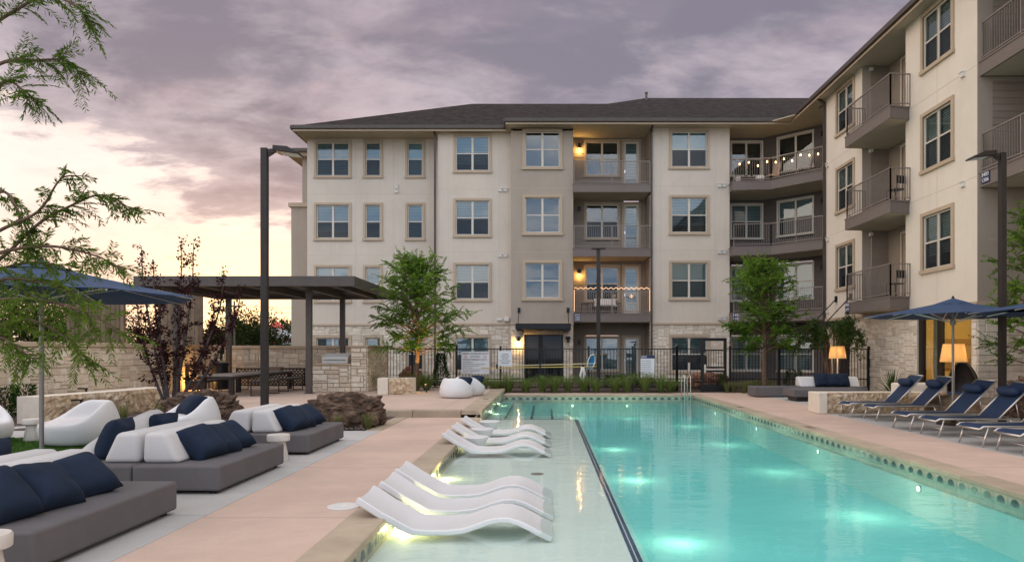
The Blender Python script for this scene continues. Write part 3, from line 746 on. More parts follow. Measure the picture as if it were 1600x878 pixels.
m = MB(); m.prism([(uD1, 33.7), (10.62, 33.45), (12.3, 31.5), (xe, ye), (cx5, Y5), (uD1, Y5)], 12.28, 12.32); bpart(m, 'corner_ceiling', M['soffit'])

# ---- right wing, wall plane X = 12 facing the pool
XW = 12.0; frW = Fr((XW, 0), (0, -1))                    # u = -Y
def wy(px): return XW * F / (px - 853)
Yw0, Yr0, Yr1, Yw1 = wy(1289), wy(1347), wy(1415), wy(1527)
wwin1 = (-wy(1308.5), -wy(1334)); wwin2 = (-wy(1443), -wy(1488))
H = [(wwin1[0], wwin1[1], GV[k][1], GV[k][0]) for k in (1, 2, 3)]; panel(wallm, frW, -Yw0, -Yr0, STZ, TOPZ, H, 2); flush()
for h in H: window(frW, *h, cols=2, blind=rnd.choice((1, .7)))
H2 = [(wwin2[0], wwin2[1], GV[k][1], GV[k][0]) for k in (1, 2, 3)]; panel(wallm, frW, -Yr1, -Yw1, STZ, TOPZ, H2, 2); flush()
for h in H2: window(frW, *h, cols=2, blind=rnd.choice((1, .75)))
sf = (-wy(1433), -wy(1517.5), -.1, 2.62)                 # shop-front sized glazing
panel(morm, frW, -Yw0, -Yw1, -.1, STZ, [sf], rev=.3)
stones(stm2, frW, -Yw0, -Yw1, 0, STZ - .02, [(sf[0] - .02, sf[1] + .02, -1, sf[3] + .02)]); flush()
t = MB(); frW.box(t, -Yw0, -Yw1, STZ - .01, STZ + .10, -.07, .01); bpart(t, 'stone_band', M['trim'])
# recess with balconies in the wing
XB = 13.0; frWb = Fr((XB, 0), (0, -1)); frWl = Fr((0, Yr0), (1, 0))
for k in (1, 2, 3):
    z0, z1 = FZ[k], FZ[k] + 3.12
    dh = (-25.9, -24.95, z0 + .02, GV[k][0]); wh = (-24.6, -23.8, GV[k][1], GV[k][0])
    panel(wallm, frWb, -Yr0, -Yr1, z0 - .4, z1, [dh, wh], 3); flush(); window(frWb, *wh, cols=1, blind=1, tw=.06, trim='sash')
    t = MB(); b = .13; frWb.box(t, dh[0] - .09, dh[0], dh[2], dh[3], -.04, .03, 0); frWb.box(t, dh[1], dh[1] + .09, dh[2], dh[3], -.04, .03); frWb.box(t, dh[0] - .09, dh[1] + .09, dh[3], dh[3] + .09, -.04, .03)
    dr = bpart(t, 'balcony_door', M['sash'])
    t = MB(); frWb.box(t, dh[0], dh[0] + b, dh[2], dh[3], .02, .07); frWb.box(t, dh[1] - b, dh[1], dh[2], dh[3], .02, .07); frWb.box(t, dh[0] + b, dh[1] - b, dh[3] - b, dh[3], .02, .07); frWb.box(t, dh[0] + b, dh[1] - b, dh[2], dh[2] + .25, .02, .07)
    bpart(t, 'leaf', M['trim'], dr); t = MB(); frWb.quad(t, dh[0] + b, dh[1] - b, dh[2] + .2, dh[3] - b, .05); bpart(t, 'pane', M['glass'], dr, recalc=False)
    t = MB(); frWb.box(t, dh[0], dh[1], dh[2], dh[3], .12, .13); bpart(t, 'blind', M['blind'], dr)
    balcony([(XW - .74, 26.75), (XW - .74, 23.25), (XB, 23.25 + .47), (XB, Yr0 - .01)], z0, [(XW, 26.72), (XW - .69, 26.68), (XW - .69, 23.32), (XW, 23.40)])
    m = MB(); m.bar((XW + .3, Yr0 - .03, z0 + 2.6), (XW + .3, Yr0 - .16, z0 + 2.6), .12, .12); bpart(m, 'recess_lamp', M['soft_white'])
siding(sd2, frWl, XW + .35, XB, STZ, TOPZ); flush()
m = MB(); m.quad((XW, Yr0, STZ), (XW + .35, Yr0, STZ), (XW + .35, Yr0, TOPZ), (XW, Yr0, TOPZ)); m.quad((XW, Yr1, STZ), (XB, Yr1, STZ), (XB, Yr1, TOPZ), (XW, Yr1, TOPZ)); bpart(m, 'wall', M['taupe'])
m = MB(); m.box(XW, XB, Yr1, Yr0, 12.3, 12.34); bpart(m, 'recess_ceiling', M['soffit'])
# near recess: return wall facing the viewer, balconies running out of frame
frN = Fr((0, Yw1), (1, 0)); XN = 16.0
panel(wallm, frN, XW, XN, STZ, TOPZ, [], 1)
siding(sd2, frN, XW + .42, XN, FZ[2] + .0, FZ[2] + 2.55, step=.19); flush(); siding(sd2, frN, XW + .42, XN, FZ[3], TOPZ, step=.19)
panel(morm, frN, XW, XN, -.1, STZ); stones(stm2, frN, XW, XN, 0, STZ - .02); flush()
t = MB(); frN.box(t, XW - .07, XN, STZ - .011, STZ + .101, -.07, .01); bpart(t, 'stone_band', M['trim'])
for k in (2, 3): balcony([(XW + .06, Yw1 - .01), (XW + .06, 14.8), (XN, 14.8), (XN, Yw1 - .01)], FZ[k], [(XW + .12, Yw1 - .05), (XW + .12, 14.9)])
frNb = Fr((XN, 0), (0, -1)); panel(wallm, frNb, -Yw1, -14.5, -.1, TOPZ, [], 3); flush()
panel(wallm, Fr((XW, 0), (0, -1)), -14.5, 4, -.1, TOPZ, [], 2); m = MB(); m.quad((XW, 14.5, -.1), (XN, 14.5, -.1), (XN, 14.5, TOPZ), (XW, 14.5, TOPZ)); bpart(m, 'wall', M['taupe'])
flush()

# ---- left return block beyond A
YL = 38.6; xl0, xl1 = fac(455, YL), fac(480, YA)
m = MB(); m.box(xl0, xl1 + .3, YL, 46, -.1, 9.3); m.box(xl0 + .55, xl0 + 1.0, YL + .15, YL + .6, 9.5, 12.3); m.box(xl1 - .35, xl1 + .3, YL + .4, 46, 9.3, 12.3); bpart(m, 'wall', M['taupe'])
m = MB(); m.box(xl0 - .12, xl1 + .1, YL - .12, 46, 9.3, 9.52); m.box(xl0 - .1, xl1, YL - .3, 46, 12.0, 12.3); bpart(m, 'parapet_cap', M['trim'])
m = MB(); m.add([(xl0 - .5, YL - .5, 12.32), (xl1 + .4, YL - .5, 12.32), (xl1 + .4, 46, 14), (xl0 + 3, 46, 14), (xl0 - .5, 46, 12.32)], ((0, 1, 2, 3), (0, 3, 4))); bpart(m, 'roof', M['shingle'])
m = MB(); m.box(xl0 - .52, xl1 + .4, YL - .53, YL - .44, 12.2, 12.36); bpart(m, 'fascia', M['gutter'])
m = MB(); m.quad((xl1, YA, -.1), (xl1, 46, -.1), (xl1, 46, TOPZ), (xl1, YA, TOPZ)); bpart(m, 'wall', M['stucco'])

# ---- roofs
EZ = 12.42
def hip(name, e0, e1, r0, r1, zb=None):
    m = MB(); m.add([e0, e1, r1, r0], ((0, 1, 2, 3),)); return m
eA = PX(456, 198.5, 34.55); eA.z = EZ
rA0 = PX(738, 162.5, 41.5); rA1 = Vector((PX(990, 162.5, 41.5).x, 41.5, rA0.z))
eC = Vector((fac(789, 33.5), 33.5, EZ)); rC0 = PX(1010, 153.5, 41.8); rC1 = Vector((22, 41.8, rC0.z))
XE = 11.5; vC = Vector((XE, 33.5, EZ)); zr = rC0.z
vR = Vector((XE + (zr - EZ) / ((zr - EZ) / 8.3), 41.8, zr))
m = MB()
m.add([eA, Vector((eC.x + .6, 34.55, EZ)), rA1, rA0], ((0, 1, 2, 3),)); m.add([eA, rA0, Vector((eA.x, 48.5, EZ))], ((0, 1, 2),))
m.add([eC, vC, vR, rC0], ((0, 1, 2, 3),)); m.add([eC, rC0, Vector((eC.x, 50, EZ))], ((0, 1, 2),))
m.add([vC, Vector((XE, -4, EZ)), Vector((vR.x, -4, zr)), vR], ((0, 1, 2, 3),))
m.add([rA0, rA1, Vector((rA1.x, 48.5, EZ)), Vector((eA.x, 48.5, EZ))], ((0, 1, 2, 3),)); m.add([rC0, rC1, Vector((22, 50, EZ)), Vector((eC.x, 50, EZ))], ((0, 1, 2, 3),)); m.add([vR, rC1, Vector((28, 34, EZ)), Vector((28, -4, EZ)), Vector((vR.x, -4, zr))], ((0, 1, 2, 3, 4),))
roof = bpart(m, 'roof', M['shingle'])
m = MB(); v = PX(1010, 150, 41.0); m.tube([(v.x, 41.0, v.z - .9), (v.x, 41.0, v.z + .15)], .07, 8); m.tube([(v.x, 41.0, v.z + .12), (v.x, 41.0, v.z + .2)], .1, 8)
bpart(m, 'vent_pipe', M['gutter'], roof)
g = MB(); f_ = MB(); so_ = MB()
def eave(a, b, n_):
    a = Vector(a); b = Vector(b); n_ = Vector(n_)
    q = lambda p, k, z: (p.x + n_.x * k, p.y + n_.y * k, z)
    for mm, k0, k1, z0, z1 in ((g, 0, .10, EZ - .13, EZ + .03), (f_, -.03, 0, EZ - .24, EZ - .02)):
        mm.add([q(a, k0, z0), q(b, k0, z0), q(b, k1, z0), q(a, k1, z0), q(a, k0, z1), q(b, k0, z1), q(b, k1, z1), q(a, k1, z1)], ((0, 1, 2, 3), (4, 5, 6, 7), (0, 1, 5, 4), (1, 2, 6, 5), (2, 3, 7, 6), (3, 0, 4, 7)))
eave((eA.x, 34.55, 0), (eC.x, 34.55, 0), (0, -1, 0)); eave((eC.x, 33.5, 0), (XE, 33.5, 0), (0, -1, 0)); eave((eA.x, 34.55, 0), (eA.x, 48, 0), (-1, 0, 0)); eave((eC.x, 33.5, 0), (eC.x, 34.6, 0), (-1, 0, 0)); eave((XE, 33.5, 0), (XE, -3, 0), (-1, 0, 0))
so_.box(eA.x, eC.x + .3, 34.55, YA + .4, EZ - .16, EZ - .14); so_.box(eC.x, XE, 33.5, YC + .2, EZ - .161, EZ - .139); so_.box(XE, XW + .1, -3, 33.5, EZ - .162, EZ - .138); 
bpart(g, 'gutter', M['gutter'], roof); bpart(f_, 'fascia', M['trim'], roof); bpart(so_, 'soffit', M['soffit'], roof)
# downspouts
for (x, y, n_) in ((fac(684.5, YA) + .02, YA - 1.12, 0), (fac(1017.5, YC), YC - .07, 0), (XW - .08, Yw0 - .12, 0)):
    m = MB(); m.bar((x, y, .1), (x, y, EZ - .3), .10, .08)
    if n_ == 0: m.bar((x, y, EZ - .32), (x - (.3 if x > 11 else 0), y - (0 if x > 11 else .35), EZ - .12), .1, .08)
    bpart(m, 'downspout', M['gutter'])
# expansion joints in the stucco
m = MB()
for z in (6.35, 9.45): frA.box(m, fac(480, YA), fac(684, YA), z, z + .012, -.003, 0); frB.box(m, fac(684, YB), fac(798, YB), z, z + .012, -.003, 0); frC.box(m, uD0, uD1, z, z + .012, -.003, 0); frC.box(m, uC0, uC1, z - .1, z - .088, -.003, 0); frW.box(m, -Yw0, -Yr0, z, z + .014, -.003, 0); frW.box(m, -Yr1, -Yw1, z, z + .014, -.003, 0); frN.box(m, XW, XW + .4, z, z + .012, -.003, 0)
for px in (555, 615, 672): frA.box(m, fac(px, YA), fac(px, YA) + .012, STZ, 12.2, -.0025, 0)
for px in (700, 780): frB.box(m, fac(px, YB), fac(px, YB) + .012, STZ, 12.2, -.0025, 0)
for px in (1032, 1118): frC.box(m, fac(px, YC), fac(px, YC) + .012, STZ, 12.2, -.0025, 0)
frW.box(m, -21.8, -21.785, STZ, 12.2, -.0025, 0); frN.box(m, XW + .3, XN, 4.6, 4.612, -.003, 0)
bpart(m, 'stucco_joints', M['soffit'])

# ---- entrance
m = MB(); frC.box(m, ux, vx, -.1, DH, .34, .36); ent = bpart(m, 'entrance_door', M['room'])
m = MB(); b = .07
for a, c in ((ux, ux + (vx - ux) * .40), (ux + (vx - ux) * .44, vx)):
    frC.box(m, a, a + b, 0, DH, .1, .2); frC.box(m, c - b, c, 0, DH, .1, .2); frC.box(m, a + b, c - b, DH - b, DH, .1, .2); frC.box(m, a + b, c - b, 0, .15, .1, .2)
frC.box(m, ux + (vx - ux) * .40, ux + (vx - ux) * .44, 0, DH, .11, .19); bpart(m, 'frame', M['black'], ent)
m = MB(); frC.quad(m, ux + .05, vx - .05, .1, DH - .05, .15); bpart(m, 'pane', M['dark_glass'], ent, recalc=False)
m = MB(); frC.box(m, ux + .95, ux + .99, .9, 1.3, .04, .08); bpart(m, 'handle', M['steel'], ent)
a, b = fac(807, YC), fac(890.5, YC); m = MB(); frC.box(m, a, b, 2.50, 2.78, -1.25, -.02); frC.box(m, a + .05, a + .3, 2.40, 2.5, -1.2, -.06); frC.box(m, b - .3, b - .05, 2.40, 2.5, -1.2, -.06); can = bpart(m, 'entrance_canopy', M['black'], bevel=.01)
for px in (811, 887.5):
    u = fac(px, YC); m = MB(); m.bar(frC.p(u, 3.35, -.03), frC.p(u, 3.58, -.03), .13, .06); bpart(m, 'bracket', M['black'], can)
    m = MB(); m.bar(frC.p(u, 3.42, -.04), frC.p(u, 2.78, -1.1), .03); bpart(m, 'tie_rod', M['black'], can)
# side door canopy on the wing: tie rods and slab
m = MB(); m.box(XW - 1.1, XW - .02, 27.6, 29.6, 2.45, 2.65); can = bpart(m, 'door_canopy', M['black'], bevel=.01)
for y in (29.3, 27.9):
    m = MB(); m.bar((XW - .03, y, 3.5), (XW - .03, y, 3.75), .08, .14); bpart(m, 'bracket', M['black'], can); m = MB(); m.bar((XW - .05, y, 3.62), (XW - .95, y, 2.66), .035); bpart(m, 'tie_rod', M['black'], can)
# dark door under that canopy
m = MB(); frW.box(m, -28.9, -28.0, 0, 2.2, -.05, .01); bpart(m, 'side_door', M['bronze'])

# ---- lit glazing in the wing
m = MB(); a, b, c, d = sf
frW.box(m, a, a + .16, 0, d, .05, .2); frW.box(m, b - .1, b, 0, d, .05, .2); frW.box(m, a + .16, b - .1, d - .1, d, .05, .2); frW.box(m, a + .16, b - .1, 0, .12, .05, .2)
q = a + (b - a) * .40; frW.box(m, q - .09, q + .09, .12, d - .1, .06, .19)
gz = bpart(m, 'lobby_glazing', M['bronze'])
m = MB(); frW.quad(m, a + .1, b - .05, .1, d - .05, .12); bpart(m, 'pane', M['glass'], gz, recalc=False)
M['lobby_wall'] = mat('lobby_wall', (.62, .47, .26), .8, .05, 2)
m = MB(); m.quad((XW + 3.2, 19.3, 0), (XW + 3.2, 23.8, 0), (XW + 3.2, 23.8, 2.75), (XW + 3.2, 19.3, 2.75)); m.quad((XW + .35, 23.8, 0), (XW + 3.2, 23.8, 0), (XW + 3.2, 23.8, 2.75), (XW + .35, 23.8, 2.75)); m.quad((XW + .35, 19.8, 2.75), (XW + 3.2, 19.8, 2.75), (XW + 3.2, 23.8, 2.75), (XW + .35, 23.8, 2.75)); m.quad((XW + .35, 19.8, .01), (XW + 3.2, 19.8, .01), (XW + 3.2, 23.8, .01), (XW + .35, 23.8, .01))
bpart(m, 'lobby_room', M['lobby_wall'], gz)
M['lobby_panel'] = mat('lobby_panel', (.34, .22, .11), .6, .1, 3); M['lobby_curtain'] = mat('lobby_curtain', (.66, .55, .38), .9, .06, 3)
m = MB(); m.box(XW + 3.1, XW + 3.19, 20.6, 21.5, .0, 2.3); m.box(XW + 3.05, XW + 3.19, 22.3, 22.9, .0, 2.75); m.box(XW + 1.0, XW + 2.2, 23.7, 23.79, .9, 1.9); bpart(m, 'wall_panels', M['lobby_panel'], gz)
m = MB()
for k in range(9): m.tube([(XW + .5 + .03 * (k % 2), 22.35 + .06 * k, .05), (XW + .5 + .03 * (k % 2), 22.35 + .06 * k, 2.6)], .04, 6)
bpart(m, 'curtain', M['lobby_curtain'], gz)
m = MB(); m.box(XW + 1.2, XW + 1.7, 21.0, 22.2, 2.70, 2.74); bpart(m, 'ceiling_light', M['bulb'], gz)
lamp('lobby_lamp', (XW + 1.4, 21.6 - BO[1], 2.4), 75, (1, .66, .26), .2, bld)

# ---- wall lamps
def sconce(x, y, z, lit, fr_n=(0, -1)):
    nx, ny = fr_n; m = MB(); m.box(x - .06 + nx * .07, x + .06 + nx * .07, y - .06 + ny * .08, y + .06 + ny * .08, z, z + .24)
    s_ = bpart(m, 'wall_lamp', M['black'])
    m = MB(); m.box(x - .04 + nx * .07, x + .04 + nx * .07, y - .04 + ny * .08, y + .04 + ny * .08, z - .012, z - .002); bpart(m, 'bulb', M['bulb'] if lit else M['soft_white'], s_)
    if lit: lamp('sconce_lamp', (x + nx * .09 - BO[0], y + ny * .13 - BO[1], z - .10), lit, (1, .58, .16), .03, bld)
sx = fac(905, YR)
for k, lit in ((0, 0), (1, 13), (2, 0), (3, 16)): sconce(sx, YR - .03, GV[k][0] - .35, lit)
sconce(fac(810.5, YC), YC - .05, 1.95, 26); sconce(fac(887.5, YC), YC - .05, 1.9, 0)
q = fr6.p(3.15, 0); 
for k in (1, 2, 3): sconce(q[0] - .05, q[1] - .05, GV[k][0] - .42, 0, (-.707, -.707))
# vents, flood heads and camera
def vent(fr, u, z, n_=2, vert=False):
    m = MB()
    for i in range(n_):
        a = u + (0 if vert else i * .24); b = z - (.24 * i if vert else 0)
        fr.box(m, a, a + .17, b, b + .15, -.08, 0); fr.box(m, a - .01, a + .18, b + .13, b + .16, -.11, 0)
    bpart(m, 'vent_hood', M['soft_white'])
vent(frA, fac(617, YA), 9.75, 2, True); vent(frA, fac(618, YA), 6.4, 1)
for z in (9.35, 6.12): vent(frB, fac(779, YB), z)
for z in (9.4, 6.2): vent(frC, fac(1121, YC), z)
for z in (9.3, 6.15, 3.1): vent(frW, -wy(1293), z, 1)
vent(frW, -wy(1503), 9.35, 1); vent(frW, -wy(1503), 6.2, 1)
vent(frC, fac(1121, YC), 2.98)
m = MB(); frB.box(m, fac(777, YB), fac(785, YB), 2.98, 3.1, -.1, 0); frB.box(m, fac(788, YB), fac(796, YB), 2.95, 3.15, -.2, 0); bpart(m, 'security_camera', M['soft_white'], bevel=.02)
m = MB(); frC.box(m, fac(884, YC), fac(891, YC), 2.05, 2.2, -.1, 0); bpart(m, 'door_sensor', M['black'])
# address signs on the balcony edges
def text(s, parent, size, mt, loc, rot, align='CENTER', name='lettering', ext=.002, sx=1.):
    cu_ = bpy.data.curves.new(name, 'FONT'); cu_.body = s; cu_.size = size; cu_.align_x = align; cu_.align_y = 'CENTER'; cu_.extrude = ext
    o = bpy.data.objects.new(name, cu_); col.objects.link(o); cu_.materials.append(mt); o.location = loc; o.rotation_euler = rot; o.scale = (sx, 1, 1)
    if parent is not None: o.parent = parent
    me = bpy.data.meshes.new_from_object(o); k = bpy.data.objects.new(name, me); col.objects.link(k); k.parent = parent; k.location = loc; k.rotation_euler = rot; k.scale = (sx, 1, 1); bpy.data.objects.remove(o); return k
def plaque(fr, u, z, w_, h_, lines, d=-.02):
    m = MB(); fr.box(m, u, u + w_, z, z + h_, d - .02, d); pl = bpart(m, 'address_plaque', M['sign_navy'])
    n_ = len(lines)
    for i, s in enumerate(lines):
        P = Vector(fr.p(u + w_ / 2, z + h_ * (1 - (i + .5) / n_), d - .026)) - Vector(BO)
        text(s, pl, h_ / n_ * .95, M['white_ink'], P, (R(90), 0, math.atan2(fr.u.y, fr.u.x)), sx=1.15)
plaque(Fr((0, YC - .22), (1, 0)), fac(897.5, YC - .2), 2.93, .26, .34, ('3410', '1308', '2208'), -.005)
plaque(Fr((XW + .06, 0), (0, -1)), -Yw1 + .12, 6.1, .36, .3, ('3403', '1306'), -.005)
plaque(Fr((XW - .74, 0), (0, -1)), -26.65, 2.93, .3, .36, ('3405', '1307'), -.005)
plaque(Fr((0, 33.72), (1, 0)), uD1 + .03, 2.93, .26, .34, ('3407', '1309'), -.005)
# ================================================================== boundary wall, fence, pergola, kitchen
def wall_thing(name, label, fr, u0, u1, z0, z1, base, cap=.12, th=.35):
    o = (base[0], base[1], 0); t = thing(name, label, 'wall', o)
    m = MB(); panel(m, fr, u0, u1, z0, z1, []); fr.box(m, u0, u1, z0, z1, .005, th); m.build('core', M['mortar'], t, o, recalc=False)
    m = MB(); stones(m, fr, u0, u1, z0, z1 - .005, cu=.12, cv=.088); m.build('stone_face', M['stone'], t, o, recalc=False)
    m = MB(); u = u0
    while u < u1 - .01:
        e = min(u + rnd.uniform(.6, 1.0), u1); fr.box(m, u + .003, e - .003, z1, z1 + cap, -.07, th + .05); u = e
    m.build('cap', M['cap'], t, o, bevel=.012); return t
frS = Fr((-12.4, 0), (0, 1))     # faces +X: seen from the right, u = +Y
wall_thing('stone_wall', 'long pale limestone boundary wall running back along the left side of the lounge', Fr((-12.4, 0), (0, 1)), 7.0, 27.0, -.1, 1.6, (-12.4, 17))
frK = Fr((0, 27.4), (1, 0))
wall_thing('stone_wall', 'limestone boundary wall across the back of the dining terrace behind the lattice', frK, -12.39, -6.3, .1, 1.58, (-9, 27.4))

# outdoor kitchen
o = (-7.2, 23.6, .15); t = thing('outdoor_kitchen', 'curved stone outdoor kitchen counter with a built-in grill beside the terrace', 'kitchen counter', o)
frA_ = Fr((0, 23.4), (1, 0)); frB_ = Fr((0, 22.9), (1, 0))
m = MB(); m.box(-7.68, -6.42, 23.44, 24.5, .15, 1.03); m.box(-6.41, -5.9, 23.44, 26.6, .15, 1.62); m.build('core', M['mortar'], t, o)
m = MB(); stones(m, frA_, -7.68, -6.42, .15, 1.02, cu=.1, cv=.07); stones(m, frA_, -6.42, -5.9, .15, 1.6, cu=.1, cv=.075); stones(m, Fr((-5.9, 0), (0, 1)), 23.42, 26.6, .15, 1.6, cu=.1, cv=.075); stones(m, Fr((-7.68, 0), (0, -1)), -24.5, -23.44, .15, 1.02)
m.build('stone_face', M['stone'], t, o, recalc=False)
m = MB(); m.box(-7.74, -6.40, 23.33, 24.55, 1.03, 1.08); m.build('countertop', M['cap'], t, o, bevel=.01)
m = MB(); m.box(-6.45, -5.84, 23.34, 26.6, 1.62, 1.68); m.build('cap', M['cap'], t, o, bevel=.012)
gm = MB(); gm.prism([(23.6, 1.085), (24.4, 1.085), (24.4, 1.36), (24.1, 1.42), (23.7, 1.3)], -7.45, -6.6, ax='x'); gg = gm.build('grill_hood', M['soft_white'], t, o, bevel=.02)
gm = MB(); gm.tube([(-7.4, 23.56, 1.2), (-6.65, 23.56, 1.2)], .015, 8); gm.build('handle', M['steel'], gg, o)
# back bar with a menu board
m = MB(); m.box(-8.05, -7.72, 26.0, 26.05, .75, 1.35); tag(m.build('menu_board', M['sign_white'], o=(-8, 26, .75)), 'small pale grey panel on the back wall beside the grill', 'panel')

# lattice screens
def lattice(x0, x1, y, z0, z1, label):
    t = thing('lattice_screen', label, 'lattice', ((x0 + x1) / 2, y, z0), 0, 'dark lattice screens under the pergola'); o = ((x0 + x1) / 2, y, z0)
    m = MB(); H = z1 - z0
    n = int((x1 - x0) / .13)
    for i in range(-int(H / .13) - 1, n + 1):
        for sgn in (1, -1):
            a = x0 + i * .13; p = [(a, 0), (a + H, H)] if sgn > 0 else [(a + H, 0), (a, H)]
            (ax, az), (bx, bz) = p
            # clip to the frame
            def at_x(xx): return az + (bz - az) * (xx - ax) / (bx - ax)
            lo, hi = min(ax, bx), max(ax, bx); l2, h2 = max(lo, x0), min(hi, x1)
            if h2 - l2 < .03: continue
            m.bar((l2, y + sgn * .006, z0 + at_x(l2)), (h2, y + sgn * .006, z0 + at_x(h2)), .010, .034)
    m.build('lattice', M['bronze'], t, o)
    m = MB(); m.box(x0 - .03, x1 + .03, y - .03, y + .03, z1, z1 + .06); m.box(x0 - .03, x1 + .03, y - .03, y + .03, z0 - .05, z0); m.box(x0 - .04, x0, y - .03, y + .03, z0, z1); m.box(x1, x1 + .04, y - .03, y + .03, z0, z1); m.build('frame', M['bronze'], t, o)
lattice(-11.6, -9.1, 26.7, .24, .80, 'dark diagonal lattice screen behind the long dining table')
lattice(-8.95, -7.85, 26.4, .24, .80, 'short dark lattice screen between the dining table and the grill')

# pergola
PX0, PX1, PYF, PYB = -12.2, -5.66, 21.0, 26.5
o = (-8.9, 23.7, .15); t = thing('pergola', 'dark bronze flat roof steel pergola over the dining terrace', 'pergola', o)
m = MB(); zt, zb = 3.71, 3.41
m.box(PX0, PX1, PYF, PYF + .12, zb, zt); m.box(PX0, PX1, PYB - .12, PYB, zb, zt); m.box(PX0, PX0 + .12, PYF + .121, PYB - .121, zb, zt); m.box(PX1 - .12, PX1, PYF + .121, PYB - .121, zb, zt)
m.build('frame', M['pergola'], t, o, bevel=.008)
m = MB()
for x in (-11.9, -10.4, -8.95, -7.5, -6.4): m.box(x - .07, x + .07, PYF + .12, PYB - .12, zb + .02, zt - .08)
m.build('cross_beam', M['pergola'], t, o)
m = MB(); y = PYF + .2
while y < PYB - .25: m.box(PX0 + .12, PX1 - .12, y, y + .165, zt - .06, zt - .03); y += .19
m.build('roof_slats', M['pergola'], t, o)
for x, y in ((-7.5, 22.5), (-7.5, 26.2), (-11.7, 22.5), (-11.7, 26.2)):
    m = MB(); m.box(x - .085, x + .085, y - .085, y + .085, .15, zb + .03); m.box(x - .14, x + .14, y - .14, y + .14, .15, .17); m.build('post', M['pergola'], t, o, bevel=.006)

# timber screens beyond the wall
for i, (x0, x1, y, zt) in enumerate(((-14.6, -13.05, 21.8, 3.25), (-15.3, -13.75, 28.2, 3.9))):
    o = ((x0 + x1) / 2, y, 0)
    t = thing('timber_screen', ('weathered vertical board screen behind the stone wall, nearer one under the umbrella', 'weathered vertical board screen behind the stone wall, farther one behind the dark tree')[i], 'timber screen', o, 0, 'timber screens beyond the wall')
    m = MB(); x = x0
    while x < x1 - .02:
        w_ = rnd.uniform(.13, .17); z = .2
        while z < zt:
            h = rnd.uniform(.7, 1.7); e = min(z + h, zt); m.box(x, min(x + w_, x1) - .012, y, y + rnd.uniform(.03, .11), z, e - .03); z = e
        x += w_
    m.build('boards', M['wood'], t, o)
    m = MB(); m.box(x0 - .1, x0 - .005, y - .02, y + .1, 0, zt); m.box(x1 + .005, x1 + .1, y - .02, y + .1, 0, zt); m.box(x0, x1, y + .12, y + .16, .2, zt); m.build('frame', M['wood'], t, o)

# pool fence
FY = 26.1
def fence(x0, x1, posts, label, y=FY, z0=.04, h=1.53, y1=None):
    o = ((x0 + x1) / 2, y, z0); t = thing('pool_fence', label, 'fence', o, 0, 'black pool fence'); y1 = y if y1 is None else y1
    A = lambda f: x0 + (x1 - x0) * f; B = lambda f: y + (y1 - y) * f
    L = math.hypot(x1 - x0, y1 - y); m = MB()
    for z in (h, .12, .42): m.bar((A(0), B(0), z0 + z), (A(1), B(1), z0 + z), .035, .035)
    n = int(L / .115)
    for i in range(1, n): f = i / n; m.bar((A(f), B(f), z0 + .09), (A(f), B(f), z0 + h - .018), .017)
    m.build('picket_panel', M['black'], t, o)
    for f in posts:
        m = MB(); m.box(A(f) - .035, A(f) + .035, B(f) - .035, B(f) + .035, z0 - .04, z0 + h + .08); m.box(A(f) - .045, A(f) + .045, B(f) - .045, B(f) + .045, z0 + h + .08, z0 + h + .10); m.build('post', M['black'], t, o)
fence(-6.52, 4.80, [i / 7 for i in range(8)], 'long black picket fence across the end of the pool in front of the entrance')
fence(4.82, 5.68, [0], 'short black picket fence piece just left of the pool gate')
fence(6.66, 12.0, [.02, .36, .7, .99], 'black picket fence right of the gate, behind the cypress tree', y1=26.3)
# gate
gx0, gx1 = 5.69, 6.63; o = (6.15, FY, 0); t = thing('pool_gate', 'tall black pool gate with a silver push bar', 'gate', o); b = .10
m = MB(); m.box(gx0, gx0 + b, FY - .05, FY + .05, .0, 1.97); m.box(gx1 - b, gx1, FY - .05, FY + .05, 0, 1.97); m.box(gx0 + b, gx1 - b, FY - .05, FY + .05, 1.86, 1.97); m.build('frame', M['black'], t, o)
m = MB(); m.box(gx0 + b, gx1 - b, FY - .03, FY + .03, .02, .26); m.box(gx0 + b, gx1 - b, FY - .03, FY + .03, .72, .80); m.box(gx0 + b, gx1 - b, FY - .031, FY + .031, .86, .92); m.box(gx0 + b, gx1 - b, FY - .03, FY + .03, 1.5, 1.55); m.box(gx0 + b, gx0 + b + .12, FY - .032, FY + .032, .94, 1.3)
for i in range(1, 8): x = gx0 + b + (gx1 - gx0 - 2 * b) * i / 8; m.bar((x, FY, .26), (x, FY, 1.5), .016)
lf = m.build('leaf', M['black'], t, o)
m = MB(); m.box(gx0 + b + .02, gx1 - b, FY - .09, FY - .05, .79, .85); m.box(gx0 + b, gx0 + b + .07, FY - .10, FY - .035, .70, 1.0); m.build('push_bar', M['steel'], lf, o)
m = MB(); m.box(5.18, 5.52, FY - .045, FY - .02, 1.07, 1.35); tag(m.build('lock_plate', M['black'], o=(5.35, FY, 1.07)), 'black square lock plate on the fence left of the gate', 'lock plate')

